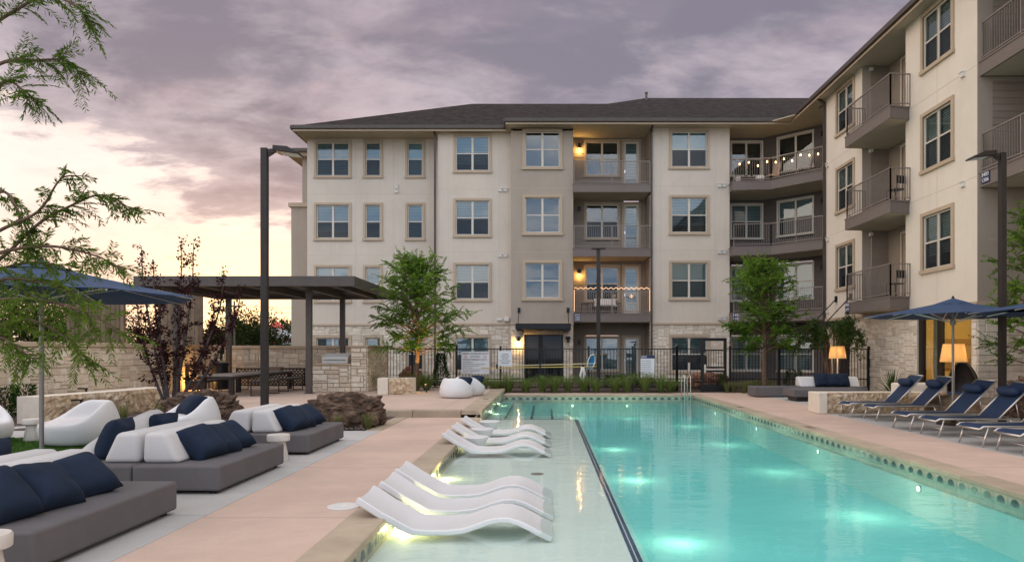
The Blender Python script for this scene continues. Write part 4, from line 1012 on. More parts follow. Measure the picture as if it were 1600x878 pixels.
# signs on the fence
def sign(name, label, x0, x1, z0, z1, y=FY - .05):
    o = ((x0 + x1) / 2, y, z0); t = thing(name, label, 'sign', o)
    m = MB(); m.box(x0, x1, y - .012, y, z0, z1); m.build('board', M['sign_white'], t, o); return t, o
def tx(t, s, x, z, size, mt='ink', align='CENTER', y=FY - .065, o=None, sx=1.): text(s, t, size, M[mt], (x - o[0], y - o[1], z - o[2]), (R(90), 0, 0), align, sx=sx)
PXF = lambda px: fac(px, FY - .05)
x0, x1 = PXF(721), PXF(764.5); t, o = sign('warning_sign', 'large white pool warning sign with black and red lettering on the fence', x0, x1, .65, 1.475)
cx = (x0 + x1) / 2
tx(t, 'WARNING - NO LIFEGUARD ON DUTY', cx, 1.395, .085, o=o, sx=.66); tx(t, 'NO DIVING', cx, 1.285, .085, o=o, sx=.8); tx(t, 'IN CASE OF EMERGENCY, DIAL 911', cx, 1.175, .085, o=o, sx=.67)
for i, (s, w_) in enumerate((('POOL RULES AND REGULATIONS', .7), ('Children should not use the pool without adult supervision', .95), ('No glass containers or pets in the pool area', .95), ('No running or rough play', .95), ('Shower before entering. Pool capacity posted', .95), ('Management is not responsible for lost articles', .9), ('Pool hours 8 am to 10 pm', .9))):
    tx(t, s, x0 + .05, 1.08 - i * .065, .042, o=o, align='LEFT', sx=w_ * .86)
for x in (x0 + .16, x1 - .16):
    m = MB(); 
    for k in range(16):
        a, b = k * math.pi / 8, (k + 1) * math.pi / 8; m.bar((x + .045 * math.cos(a), FY - .065, 1.285 + .045 * math.sin(a)), (x + .045 * math.cos(b), FY - .065, 1.285 + .045 * math.sin(b)), .012, .006)
    m.bar((x - .03, FY - .066, 1.315), (x + .03, FY - .066, 1.255), .012, .006); m.build('no_symbol', M['red_ink'], t, o)
x0, x1 = PXF(778.5), PXF(800); t, o = sign('notice_sign', 'small white notice sign with five lines of text right of the warning sign', x0, x1, .94, 1.5)
for i, s in enumerate(('CHILDREN', 'SHOULD NOT', 'USE POOL', 'WITHOUT ADULT', 'SUPERVISION')): tx(t, s, (x0 + x1) / 2, 1.37 - i * .08, .062, o=o, sx=.8)
x0, x1 = PXF(1001), PXF(1022.5); t, o = sign('exit_sign', 'white rules board with a navy EXIT heading on the fence', x0, x1, .52, 1.34)
m = MB(); m.box(x0, x1, FY - .066, FY - .0625, 1.22, 1.34); m.build('header', M['sign_navy'], t, o); tx(t, 'EXIT', x0 + .02, 1.275, .12, 'white_ink', 'LEFT', FY - .07, o, .85)
for i, s in enumerate(('Please close the gate behind', 'you. No food or glass in the', 'pool area. Guests must be', 'with a resident at all times.', 'Swim at your own risk. No', 'pets allowed. Pool closes at', '10 pm. Thank you.')): tx(t, s, x0 + .03, 1.14 - i * .08, .045, o=o, align='LEFT', sx=.72)

# safety poles, net, throw rope
o = (0, FY - .12, .95); t = thing('rescue_pole', 'long pale rescue pole held level on the fence, upper one with a blue net', 'pole', o)
y = FY - .12; pa = PX(804, 571.2, y); pb = PX(932, 567.8, y)
m = MB(); m.tube([pa, pb], .017, 8); m.build('shaft', mat('pale_pole', (.62, .52, .30), .4), t, o)
m = MB(); c = PX(924, 565.5, y)
for k in range(20):
    a, b = k * math.pi / 10, (k + 1) * math.pi / 10; f = lambda q: (c.x + .13 * math.cos(q) + .05 * math.sin(q), y, c.z + .27 * math.sin(q)); m.tube([f(a), f(b)], .022, 6)
m.build('net_frame', M['alu'], t, o)
m = MB(); m.add([(c.x + .12 * math.cos(k * .3142) + .05 * math.sin(k * .3142), y + .01, c.z + .26 * math.sin(k * .3142)) for k in range(20)] + [(c.x, y + .08, c.z)], [(k, (k + 1) % 20, 20) for k in range(20)]); m.build('net', mat('blue_net', (.02, .18, .38), .7), t, o)
o = (0, FY - .14, .9); t = thing('rescue_pole', 'long yellow rescue pole held level on the fence, lower one', 'pole', o); y = FY - .15
m = MB(); m.tube([PX(752, 575, y), PX(932, 572.6, y)], .016, 8); m.build('shaft', mat('yellow_pole', (.60, .44, .12), .4), t, o)
m = MB()
for px in (776.5, 844, 911): p = PX(px, 573.5, y); m.box(p.x - .03, p.x + .03, y - .03, FY - .036, p.z - .05, p.z + .10)
m.build('bracket', M['black'], t, o)
p = PX(910, 586, FY - .16); m = MB()
for k in range(7): m.tube([(p.x + .05 * math.sin(k), p.y + .01 * k - .03, p.z + .30), (p.x + .07 + .04 * math.sin(k * 2.1), p.y + .012 * k - .03, p.z + .05), (p.x + .06 * math.sin(k * 1.3), p.y + .01 * k - .03, p.z - .32), (p.x - .07 + .03 * math.sin(k), p.y + .01 * k - .03, p.z), (p.x + .03 * math.cos(k), p.y + .01 * k - .03, p.z + .30)], .020, 6)
tag(m.build('throw_rope', M['soft_white'], o=tuple(p), smooth=True), 'white coiled throw rope hanging below the rescue poles', 'rope')

# pool hand rails
o = (4.75, 23.75, 0); t = thing('pool_handrail', 'pair of shiny steel handrails at the far right corner of the pool', 'handrail', o)
for x in (4.62, 4.82):
    m = MB(); pts = []
    for k in range(13):
        a = math.pi * k / 12; pts.append((x, 24.0 - .35 * math.cos(a) * -1 if False else 23.95 + .28 * math.cos(a), .55 + .16 * math.sin(a)))
    m.tube([(x, 24.23, .0)] + pts + [(x, 23.67, -.7)], .016, 8); m.build('rail', M['alu'], t, o, smooth=True)

# ================================================================== lamp posts
def lamp_post(x, y, zt, side, label, w_=.115, hd=.46, z0=0):
    o = (x, y, z0); t = thing('lamp_post', label, 'lamp post', o, 0, 'dark square lamp posts')
    m = MB(); m.box(x - w_ / 2, x + w_ / 2, y - w_ / 2, y + w_ / 2, z0, zt); m.build('pole', M['bronze'], t, o, bevel=.006)
    m = MB(); m.box(x - w_, x + w_, y - w_, y + w_, z0, z0 + .03); m.build('base_plate', M['bronze'], t, o)
    if side:
        m = MB(); a = x + side * w_ / 2; m.bar((a, y, zt - .06), (a + side * .14, y, zt - .04), .07, .07); m.bar((a, y, zt - .13), (a + side * .10, y, zt - .07), .05, .05); m.build('arm', M['bronze'], t, o)
        m = MB(); b = a + side * .14; m.prism([(b, zt - .075), (b + side * hd, zt - .135), (b + side * hd, zt - .105), (b + side * hd * .55, zt + .0), (b, zt + .02)], y - .16, y + .16, ax='y'); h = m.build('head', M['bronze'], t, o, bevel=.01)
        m = MB(); m.prism([(b + side * hd * .3, zt - .103), (b + side * hd * .95, zt - .136), (b + side * hd * .95, zt - .139), (b + side * hd * .3, zt - .106)], y - .12, y + .12, ax='y'); m.build('lens', M['soft_white'], h, o)
    else:
        m = MB(); m.prism([(x - .28, zt), (x + .28, zt), (x + .28, zt + .05), (x - .28, zt + .05)], y - .16, y + .1, ax='y'); m.build('head', M['bronze'], t, o, bevel=.01)
lamp_post(fac(413.5, 12.8), 12.8, 1.5 + 316 / F * 12.8, 1, 'tall dark lamp post rising behind the farthest sofa')
lamp_post(fac(1566, 14.4), 14.4, 1.5 + 309 / F * 14.4, -1, 'tall dark lamp post beside the right hand loungers')
lamp_post(fac(935, 29.0), 29.0, 1.5 + 158 / F * 29.0, 0, 'thin dark lamp post behind the fence in front of the balconies', .15)

# ================================================================== loose furniture
def pillow_mesh(w_, h, t, seed, mi=0):
    m = MB(); n = 14; vs = []
    for sgn in (1, -1):
        for j in range(n + 1):
            for i in range(n + 1):
                u = i / n * 2 - 1; v = j / n * 2 - 1
                k = max(0, (1 - u ** 4) * (1 - v ** 4)) ** .55
                ex = 1 - .075 * (1 - v * v) if abs(u) > .99 else 1 - .075 * (1 - v * v) * abs(u) ** 3; ey = 1 - .075 * (1 - u * u) * abs(v) ** 3
                wr = .012 * noise.noise((u * 2.2 + seed, v * 2.2, sgn)) * k
                vs.append((u * w_ / 2 * ex, sgn * (k * t / 2) + wr, v * h / 2 * ey + h / 2))
    N = (n + 1) ** 2
    fs = [(q * N + j * (n + 1) + i, q * N + j * (n + 1) + i + 1, q * N + (j + 1) * (n + 1) + i + 1, q * N + (j + 1) * (n + 1) + i) for q in (0, 1) for j in range(n) for i in range(n)]
    m.add(vs, fs, mi); return m
def pillow_proto(w_, h, t, seed):
    b = pillow_mesh(w_, h, t, seed); me = b.build('navy_pillow', M['navy'], smooth=True)
    bm = bmesh.new(); bm.from_mesh(me.data); bmesh.ops.remove_doubles(bm, verts=bm.verts, dist=.0008); bm.to_mesh(me.data); bm.free()
    return me
PIL = [pillow_proto(.47, .47, .25, 1.3), pillow_proto(.47, .46, .26, 5.1), pillow_proto(.46, .47, .24, 9.7)]; used = [False] * 3
def pillow(loc, rz, tilt, label, group, k=None, roll=0):
    k = rnd.randrange(3) if k is None else k
    if used[k]: o = PIL[k].copy(); col.objects.link(o)
    else: o = PIL[k]; used[k] = True
    o.location = loc; o.rotation_euler = (Matrix.Rotation(rz, 3, 'Z') @ Matrix.Rotation(roll, 3, 'Y') @ Matrix.Rotation(tilt, 3, 'X')).to_euler()
    return tag(o, label, 'pillow', group)
# low modular sofas
def platform(x0, x1, y0, y1, label, h=.30):
    o = ((x0 + x1) / 2, (y0 + y1) / 2, 0); t = thing('sofa_platform', label, 'sofa', o, 0, 'low dark grey modular sofas')
    m = MB(); m.box(x0, x1, y0, y1, .035, h); m.build('upholstered_base', M['grey_fabric'], t, o, smooth=True, bevel=.028, segs=4, angle=40)
    for fx in (x0 + .1, x1 - .1):
        for fy in (y0 + .1, y1 - .1):
            m = MB(); m.box(fx - .035, fx + .035, fy - .035, fy + .035, 0, .035); m.build('foot', M['black'], t, o)
    return t
def back_cushion(x0, x1, y0, y1, z0, lean, label, h=.325):
    o = ((x0 + x1) / 2, (y0 + y1) / 2, z0); m = MB(); q = .23
    if lean > 0: poly = [(x0, z0), (x1, z0), (x0 + (x1 - x0) * .62, z0 + h), (x0 + .015, z0 + h)]
    else: poly = [(x0, z0), (x1, z0), (x1 - .015, z0 + h), (x1 - (x1 - x0) * .62, z0 + h)]
    m.prism(poly, y0, y1, ax='y')
    ob = m.build('back_cushion', M['white_fabric'], None, o, smooth=True, bevel=.055, segs=5); return tag(ob, label, 'cushion', 'light grey sofa back cushions')
XR, XM, XL = -3.41, -4.335, -5.26
ws = ('front', 'middle', 'farthest')
for i, (y0, y1) in enumerate(((4.72, 6.58), (7.42, 9.26), (10.22, 12.0))):
    platform(XM + .006, XR, y0, y1, f'right half of the {ws[i]} low dark grey sofa, beside the pink path'); platform(XL, XM - .006, y0, y1, f'left half of the {ws[i]} low dark grey sofa')
    cs = y0 + .16; ce = y1 - .18
    if i == 0: cs -= .3
    back_cushion(XM + .02, XM + .42, cs, ce, .30, 1, f'light grey wedge back cushion on the right half of the {ws[i]} sofa')
    back_cushion(XM - .42, XM - .02, cs + .02, ce, .30, -1, f'light grey wedge back cushion on the left half of the {ws[i]} sofa')
pos = {0: (4.98, 5.43, 5.90), 1: (7.98, 8.34, 8.72), 2: (10.75, 11.1, 11.55)}
for i in range(3):
    for k, y in enumerate(pos[i]):
        pillow((XM + .62 + (.03 if k == 1 else 0), y, .305), R(-90 + (-14, -6, -22)[k]), R(46 + 4 * k), 'navy pillow on the right of the %s sofa, %s of three' % (ws[i], ('nearest', 'middle one', 'farthest')[k]), 'navy pillows on the sofas', k, R((7, -5, 9)[k]))
pillow((XM - .62, 8.0, .305), R(100), R(24), 'navy pillow on the left half of the middle sofa, nearest the lawn', 'navy pillows on the sofas')
pillow((XM - .66, 8.95, .305), R(85), R(30), 'navy pillow on the left of the middle sofa, behind its back cushions', 'navy pillows on the sofas')
pillow((XM - .62, 6.1, .305), R(95), R(24), 'navy pillow on the left half of the front sofa, behind its back cushions', 'navy pillows on the sofas')
# curved end rest of the middle sofa
o = (-5.1, 8.7, .30); m = MB(); n = 16; vs = []
prof = [(0, 0), (.0, .16), (.02, .24)]
for i in range(n + 1):
    f = i / n; x = -5.2 + .16 * math.sin(f * math.pi * .9); y = 7.9 + 1.5 * f; h = .09 + .35 * math.sin(min(1, f * 1.25) * math.pi / 2) ** .8 - (.08 * max(0, f - .85) / .15)
    for (a, b) in ((0, 0), (-.015, h * .55), (.02, h), (.09, h + .012), (.15, h * .93), (.17, h * .5), (.20, 0)): vs.append((x + a, y, .30 + b))
fs = [(i * 7 + k, i * 7 + k + 1, (i + 1) * 7 + k + 1, (i + 1) * 7 + k) for i in range(n) for k in range(6)] + [tuple(range(6, -1, -1)), tuple(n * 7 + k for k in range(7))]
m.add(vs, fs); tag(m.build('curved_backrest', M['white_fabric'], None, o, smooth=True, angle=70), 'light grey curved backrest rising along the lawn side of the middle sofa', 'backrest')

# hourglass side tables
def stool(loc, s=1.):
    m = MB(); m.lathe([(.135 * s, 0), (.138 * s, .02), (.102 * s, .20), (.092 * s, .262), (.092 * s, .27)], 28); t = thing('side_table', '', 'side table', loc, 0, 'white cast stone side tables')
    m.build('base', M['concrete_white'], t, smooth=True, angle=40)
    m = MB(); m.lathe([(.140 * s, .27), (.150 * s, .278), (.152 * s, .345), (.143 * s, .36), (.0005, .361)], 28); m.build('top', M['concrete_white'], t, smooth=True, angle=40); return t
t = stool((-3.66, 9.72, 0)); t['label'] = 'white round side table between the middle and farthest sofas'
dup(t, (-3.50, 4.42, 0), 1, 'white round side table in the near left corner by the front sofa')
dup(t, (-8.52, 11.8, .012), 2, 'white round side table on the lawn beside the egg chair')

# moulded egg lounge chairs (open side faces local -Y)
def egg():
    t = thing('egg_chair', '', 'lounge chair', (0, 0, 0), 0, 'white moulded egg chairs'); m = MB(); n = 40; rings = []
    def rim(a):
        b = math.sin(a); f = max(0, min(1, (b + .62) / 1.30)); return .36 + .32 * f * f * (3 - 2 * f)
    for r_, zf in ((.42, 0), (.50, .02), (.555, .10), (.585, .24)): rings.append([(r_, zf)] * n)
    rings.append([(.575 - .05 * (rim(2 * math.pi * k / n) - .36) / .32, .335 + (rim(2 * math.pi * k / n) - .36) * .5) for k in range(n)])
    rings.append([(.545 - .10 * (rim(2 * math.pi * k / n) - .36) / .32, rim(2 * math.pi * k / n) - .015) for k in range(n)])
    rings.append([(.51 - .10 * (rim(2 * math.pi * k / n) - .36) / .32, rim(2 * math.pi * k / n)) for k in range(n)])
    rings.append([(.46 - .09 * (rim(2 * math.pi * k / n) - .36) / .32, rim(2 * math.pi * k / n) - .02) for k in range(n)])
    rings.append([(.435 - .05 * (rim(2 * math.pi * k / n) - .36) / .32, .345 + (rim(2 * math.pi * k / n) - .36) * .45) for k in range(n)])
    rings.append([(.40, .375)] * n); rings.append([(.25, .40)] * n); rings.append([(.08, .405)] * n)
    vs = []
    for rg in rings:
        for k, (r_, z) in enumerate(rg): a = 2 * math.pi * k / n; vs.append((r_ * math.cos(a) * 1.04, r_ * math.sin(a), z))
    fs = [(i * n + k, i * n + (k + 1) % n, (i + 1) * n + (k + 1) % n, (i + 1) * n + k) for i in range(len(rings) - 1) for k in range(n)] + [tuple(range(n)), tuple((len(rings) - 1) * n + k for k in range(n))]
    m.add(vs, fs); m.build('shell', M['white_poly'], t, smooth=True, subdiv=1); return t
e = egg(); e.location = (-7.5, 11.45, .012); e.rotation_euler = (0, 0, R(-38)); e['label'] = 'white moulded egg chair on the lawn with its open seat facing the viewer'
dup(e, (-9.2, 11.3, .012), R(50), 'white moulded egg chair cut off by the left edge of the photo')
dup(e, (-6.38, 12.6, 0), R(-45), 'white moulded egg chair behind the middle sofa with a navy pillow')
pillow((-6.36, 12.42, .37), R(-35), R(-46), 'navy pillow in the egg chair behind the middle sofa', 'navy pillows in the egg chairs')
dup(e, (-2.58, 20.5, .15), R(150), 'white moulded egg chair on the terrace seen from behind, nearer of the pair', .84)
dup(e, (-2.34, 21.5, .15), R(150), 'white moulded egg chair on the terrace seen from behind, farther of the pair', .84)
pillow((-2.5, 20.62, .40), R(150), R(48), 'navy pillow in the nearer egg chair on the terrace', 'navy pillows in the egg chairs')
pillow((-2.26, 21.62, .40), R(150), R(48), 'navy pillow in the farther egg chair on the terrace', 'navy pillows in the egg chairs')

# ledge loungers in the pool
def ledge():
    t = thing('ledge_lounger', '', 'pool lounger', (0, 0, 0), 0, 'white ledge loungers in the pool'); LZ = .034; P = [(-1.68, .150), (-1.62, .115), (-1.46, .012), (-1.30, -.075), (-1.235, -.112), (-1.18, -.128), (-1.05, -.14), (-.88, -.138), (-.74, -.122), (-.62, -.082), (-.53, -.048), (-.43, -.026), (-.33, -.027), (-.23, -.056), (-.13, -.105), (-.04, -.155), (.04, -.192), (.065, -.205)]
    nv = 9; m = MB(); vs = []
    for i, (x, z) in enumerate(P):
        a = P[max(i - 1, 0)]; b = P[min(i + 1, len(P) - 1)]; d = Vector((b[0] - a[0], b[1] - a[1])).normalized(); nx, nz = d.y, -d.x
        th = .055 if x < -1.1 else .045
        for s_ in (0, 1):
            for j in range(nv):
                v = j / (nv - 1) * 2 - 1; dish = (.030 if x < -1.2 else .012) * (abs(v) ** 2.2 - .5)
                vs.append((x + (nx * th if s_ else 0), v * .30, z + LZ + (dish if not s_ else 0) + (nz * th if s_ else 0)))
    q = 2 * nv; n = len(P); fs = []
    for i in range(n - 1):
        for j in range(nv - 1):
            fs.append((i * q + j, i * q + j + 1, (i + 1) * q + j + 1, (i + 1) * q + j)); fs.append((i * q + nv + j, (i + 1) * q + nv + j, (i + 1) * q + nv + j + 1, i * q + nv + j + 1))
        for j in (0, nv - 1): fs.append((i * q + j, (i + 1) * q + j, (i + 1) * q + nv + j, i * q + nv + j))
    for i in (0, n - 1):
        for j in range(nv - 1): fs.append((i * q + j, i * q + j + 1, i * q + nv + j + 1, i * q + nv + j))
    m.add(vs, fs); m.build('shell', M['white_poly'], t, smooth=True, bevel=.012, segs=2, angle=45); return t
L = ledge(); L.location = (0, 6.64, 0); L['label'] = 'white ledge lounger in the shallow water, nearest the camera'
for i, (y, dx_) in enumerate(((7.43, .02), (8.2, .01), (11.65, .03), (12.85, .03), (14.15, .04))):
    dup(L, (dx_, y, 0), 0, 'white ledge lounger in the shallow water, ' + ('second from the camera', 'third from the camera, last of the near group', 'fourth from the camera, first of the far group', 'fifth from the camera, middle of the far group', 'farthest from the camera')[i])
# round ledge tables
m = MB(); m.lathe([(.115, -.214), (.13, -.19), (.205, -.02), (.222, .016), (.215, .028), (.0005, .029)], 32); b = m.build('ledge_table', M['white_poly'], smooth=True, angle=35)
b.location = (-1.21, 12.25, 0); tag(b, 'white conical table in the water, nearest of the three', 'pool table', 'white ledge tables in the pool')
for x, y, s in ((-1.21, 13.5, 'middle of the three'), (-1.19, 14.95, 'farthest of the three')):
    c = b.copy(); col.objects.link(c); c.location = (x, y, 0); c['label'] = 'white conical table in the water, ' + s

# sling sun loungers on the right
def chaise():
    t = thing('sun_lounger', '', 'sun lounger', (0, 0, 0), 0, 'navy sling sun loungers'); W = .30; Z = .33
    def sl(pts, th=.014, w_=W - .02):
        m = MB(); n = len(pts); vs = [(x, v, z - dz_) for (x, z) in pts for dz_ in (0, th) for v in (-w_, w_)]
        fs = []
        for i in range(n - 1):
            a, b = i * 4, (i + 1) * 4; fs += [(a, a + 1, b + 1, b), (a + 2, b + 2, b + 3, a + 3), (a, b, b + 2, a + 2), (a + 1, a + 3, b + 3, b + 1)]
        fs += [(0, 1, 3, 2), (4 * n - 4, 4 * n - 2, 4 * n - 1, 4 * n - 3)]; m.add(vs, fs); return m
    seat = [(-.02, Z - .045), (.03, Z - .005), (.12, Z + .005), (.35, Z - .012), (.6, Z - .022), (.85, Z - .016), (1.07, Z)]
    bk = [(1.08, Z + .005), (1.28, Z + .215), (1.48, Z + .43), (1.655, Z + .605)]
    sl(seat).build('seat_sling', M['navy_sling'], t, smooth=True, angle=50); sl(bk).build('back_sling', M['navy_sling'], t, smooth=True, angle=50)
    f = MB()
    for s_ in (-1, 1):
        f.tube([(-.02, s_ * W, Z - .05), (.04, s_ * W, Z - .012), (.3, s_ * W, Z - .01), (1.42, s_ * W, Z - .01)], .017, 8); f.tube([(1.06, s_ * W, Z), (1.66, s_ * W, Z + .61)], .016, 8); f.tube([(1.42, s_ * (W - .03), Z - .01), (1.36, s_ * (W - .03), Z + .29)], .011, 6)
    f.tube([(-.02, -W, Z - .05), (-.02, W, Z - .05)], .015, 8); f.tube([(1.66, -W, Z + .61), (1.66, W, Z + .61)], .015, 8); f.tube([(1.42, -W, Z - .01), (1.42, W, Z - .01)], .014, 8); f.tube([(.1, -W, .14), (.1, W, .14)], .010, 6)
    f.build('frame', M['alu'], t, smooth=True)
    for s_ in (-1, 1):
        for x0, x1 in ((.12, .02), (1.25, 1.36)):
            m = MB(); m.tube([(x0, s_ * W, Z - .01), (x1, s_ * (W + .005), .0)], .016, 8); m.build('leg', M['alu'], t, smooth=True)
    m = MB(); pts = [(1.40, -.26 + .52 * k / 10, Z + .46) for k in range(11)]; m.tube(pts, [.05, .075, .085, .088, .09, .09, .09, .088, .085, .075, .05], 14)
    m.build('head_pillow', M['navy_sling'], t, smooth=True); return t
c = chaise(); c.location = (6.82, 16.25, 0); c['label'] = 'navy sling sun lounger in front of the rough stone bench, farthest of the row'
for i, (x, y, rz) in enumerate(((7.02, 15.45, -1), (6.75, 13.55, 1), (6.78, 12.6, -1), (6.76, 11.35, 1), (6.8, 10.45, 0))):
    dup(c, (x, y, 0), R(rz), 'navy sling sun lounger on the right, ' + ('second farthest of the row', 'third farthest, in front of the umbrella pole', 'fourth farthest, beside the tan rock', 'fifth of the row', 'nearest of the row at the right edge')[i])

# umbrellas
def umbrella(x, y, za, zr, Rd, label, rot=0, pole_r=.024, n=8):
    o = (x, y, 0); t = thing('patio_umbrella', label, 'umbrella', o, 0, 'navy patio umbrellas')
    m = MB(); rings = [(.13, za - .015), (.13 + (Rd - .13) * .33, za - (za - zr) * .40), (.13 + (Rd - .13) * .67, za - (za - zr) * .73), (Rd, zr)]; vs = []; seg = 6; N = n * seg
    for ri, (r_, z) in enumerate(rings):
        for k in range(N):
            a = 2 * math.pi * (k / N) + rot; f = (k % seg) / seg; c_ = math.cos(math.pi / n) / math.cos((f - .5) * 2 * math.pi / n); sag = math.sin(f * math.pi)
            vs.append((x + r_ * c_ * math.cos(a), y + r_ * c_ * math.sin(a), z - .03 * sag * r_ / Rd + (.02 * sag if ri == 3 else 0)))
    fs = [(i * N + k, i * N + (k + 1) % N, (i + 1) * N + (k + 1) % N, (i + 1) * N + k) for i in range(3) for k in range(N)]
    m.add(vs, fs); cn = m.build('canopy', M['navy_canopy'], t, o, recalc=False); md = cn.modifiers.new('thickness', 'SOLIDIFY'); md.thickness = .008
    m = MB(); m.lathe([(.36, za - .055), (.2, za + .005), (.05, za + .055), (.01, za + .07)], n * 2, (x, y, 0)); m.build('vent', M['navy_canopy'], cn, o)
    m = MB()
    hub = za - .42
    for k in range(n):
        a = 2 * math.pi * k / n + rot; e_ = lambda r_, z: (x + r_ * math.cos(a), y + r_ * math.sin(a), z)
        m.tube([e_(.05, za - .06), e_(Rd * .985, zr - .015)], .010, 6); m.tube([e_(.04, hub), e_(Rd * .52, za - (za - zr) * .55 - .03)], .009, 6)
    m.build('ribs', M['alu'], t, o)
    m = MB(); m.tube([(x, y, .03), (x, y, za)], pole_r, 12); m.lathe([(.05, hub - .05), (.05, hub + .05)], 12, (x, y, 0)); m.lathe([(.045, za - .11), (.045, za - .03)], 12, (x, y, 0)); m.build('pole', M['pole_grey'], t, o, smooth=True, angle=40)
    m = MB(); m.lathe([(.30, 0), (.30, .05), (.05, .07), (.045, .25)], 28, (x, y, 0)); m.build('base', M['bronze'], t, o)
    m = MB(); m.lathe([(.03, za + .06), (.022, za + .10), (.005, za + .12)], 10, (x, y, 0)); m.build('finial', M['bronze'], t, o)
umbrella(fac(65, 9.0), 9.0, 2.58, 2.20, 1.80, 'large navy umbrella on the left above the lawn, half hidden by leaves', R(10), .027)
umbrella(fac(1489, 14.45), 14.45, 2.50, 2.205, 1.68, 'navy umbrella between the sun loungers in front of the lit window', R(22.5))
umbrella(fac(1689, 12.0), 12.0, 2.46, 2.17, 1.68, 'navy umbrella cut off by the right edge of the photo', R(22.5))

# floor lamps
def floor_lamp(x, y, label):
    o = (x, y, 0); t = thing('floor_lamp', label, 'lamp', o, 0, 'tall outdoor floor lamps')
    m = MB(); m.lathe([(.16, 0), (.16, .025), (.03, .04)], 20, (x, y, 0)); m.build('base', M['soft_white'], t, o)
    m = MB(); m.tube([(x, y, .03), (x, y, 1.62)], .022, 10); m.build('stem', M['soft_white'], t, o, smooth=True)
    m = MB(); n = 28; vs = []
    for r_, z in ((.29, 1.24), (.225, 1.66)):
        for k in range(n): a = 2 * math.pi * k / n; vs.append((x + r_ * math.cos(a), y + r_ * math.sin(a), z))
    m.add(vs, [(k, (k + 1) % n, n + (k + 1) % n, n + k) for k in range(n)]); sh = m.build('lamp_shade', M['shade'], t, o, smooth=True)
    m = MB(); m.lathe([(.01, 1.40), (.05, 1.42), (.06, 1.47), (.03, 1.53)], 14, (x, y, 0)); m.build('bulb', M['bulb'], t, o, smooth=True)
    lamp('floor_lamp_light', (0, 0, 1.37), 30, (1, .60, .18), .025, t); lamp('floor_lamp_light', (0, 0, 1.58), 9, (1, .60, .18), .025, t)
floor_lamp(fac(1308.5, 24.3), 24.3, 'glowing floor lamp beside the leafy tree behind the far sofa')
floor_lamp(fac(1490, 16.6), 16.6, 'glowing floor lamp directly behind the umbrella pole')

# far sofa on the right
def plat2(x0, x1, y0, y1, z0, z1, label):
    o = ((x0 + x1) / 2, (y0 + y1) / 2, 0); t = thing('sofa_platform', label, 'sofa', o, 0, 'low dark grey sofas at the far end')
    m = MB(); m.box(x0, x1, y0, y1, z0, z1); m.build('upholstered_base', M['grey_fabric'], t, o, smooth=True, bevel=.02, segs=3, angle=40)
    m = MB(); m.box(x0 + .12, x1 - .12, y0 + .12, y1 - .12, .004, z0); m.build('plinth', M['bronze'], t, o)
plat2(6.75, 7.85, 22.9, 23.8, .03, .34, 'low dark grey sofa module at the far right of the pool, left one')
plat2(7.3, 9.4, 20.9, 21.9, .14, .36, 'low dark grey table-like platform in front of the white cushions')
plat2(7.86, 10.2, 22.5, 23.8, .03, .34, 'low dark grey sofa module carrying the white back cushions at the far right')
for x0, x1, lab in ((8.2, 9.0, 'white back cushion left of the navy pillows on the far right sofa'), (9.55, 10.15, 'white back cushion right of the navy pillows on the far right sofa')):
    o = (x0, 23.2, .34); m = MB(); m.prism([(22.9, .34), (23.4, .34), (23.36, .66), (23.12, .66)], x0, x1, ax='x'); tag(m.build('back_cushion', M['white_fabric'], None, o, smooth=True, bevel=.05, segs=4), lab, 'cushion', 'white cushions on the far sofa')
for k, x in enumerate((8.85, 9.2, 9.55)): pillow((x, 22.75, .345), R((4, -8, 12)[k]), R(-22), 'navy pillow on the far right sofa, ' + ('left of three', 'middle of three', 'right of three, smallest in view')[k], 'navy pillows on the far sofa', k)

# dining table, benches, bin, screen
o = (-9.6, 23.3, .15); t = thing('dining_table', 'long dark metal dining table with a pale top under the pergola', 'table', o)
tz = .80
m = MB(); m.box(-10.1, -9.08, 20.6, 25.6, tz - .05, tz); m.build('tabletop', mat('grey_table_top', (.20, .175, .155), .6, .1, 4), t, o, bevel=.006)
m = MB(); m.box(-10.07, -9.11, 20.63, 25.57, tz - .12, tz - .051); m.build('apron', M['bronze'], t, o)
for x in (-10.0, -9.18):
    for y in (20.75, 23.1, 25.45): m = MB(); m.box(x - .065, x + .065, y - .065, y + .065, .15, tz - .12); m.build('leg', M['bronze'], t, o)
def bench(x, y, L_, label):
    o = (x, y, .15); t = thing('bench', label, 'bench', o, 0, 'dark benches at the dining table')
    m = MB(); m.box(x - .19, x + .19, y - L_ / 2, y + L_ / 2, .54, .60); m.build('seat', M['bronze'], t, o, bevel=.012)
    for yy in (y - L_ / 2 + .12, y + L_ / 2 - .12): m = MB(); m.tube([(x - .16, yy, .54), (x - .16, yy, .165), (x + .16, yy, .165), (x + .16, yy, .54)], .02, 6); m.build('leg', M['bronze'], t, o)
bench(-8.65, 21.9, 1.6, 'dark backless bench on the right side of the dining table, nearer one'); bench(-8.65, 24.1, 1.6, 'dark backless bench on the right side of the dining table, farther one')
bench(-10.55, 21.9, 1.6, 'dark backless bench on the left side of the dining table, nearer one'); bench(-10.55, 24.1, 1.6, 'dark backless bench on the left side of the dining table, farther one')
p = PX(344, 606, 25.0); m = MB(); m.lathe([(.27, 0), (.27, .82), (.30, .84), (.30, .92), (.25, .95), (.001, .96)], 24); b = m.build('trash_bin', M['black'], smooth=True, angle=40); b.location = (p.x, 25.0, .15); tag(b, 'black round trash bin against the stone wall left of the dining table', 'bin')
p = PX(540, 606, 25.0)
o = (-10.6, 26.2, .9); m = MB(); m.box(-9.95, -9.35, 25.0, 25.35, .80, .93); tag(m.build('wooden_tray', M['wood'], o=o), 'brown wooden tray on the far end of the dining table', 'tray')
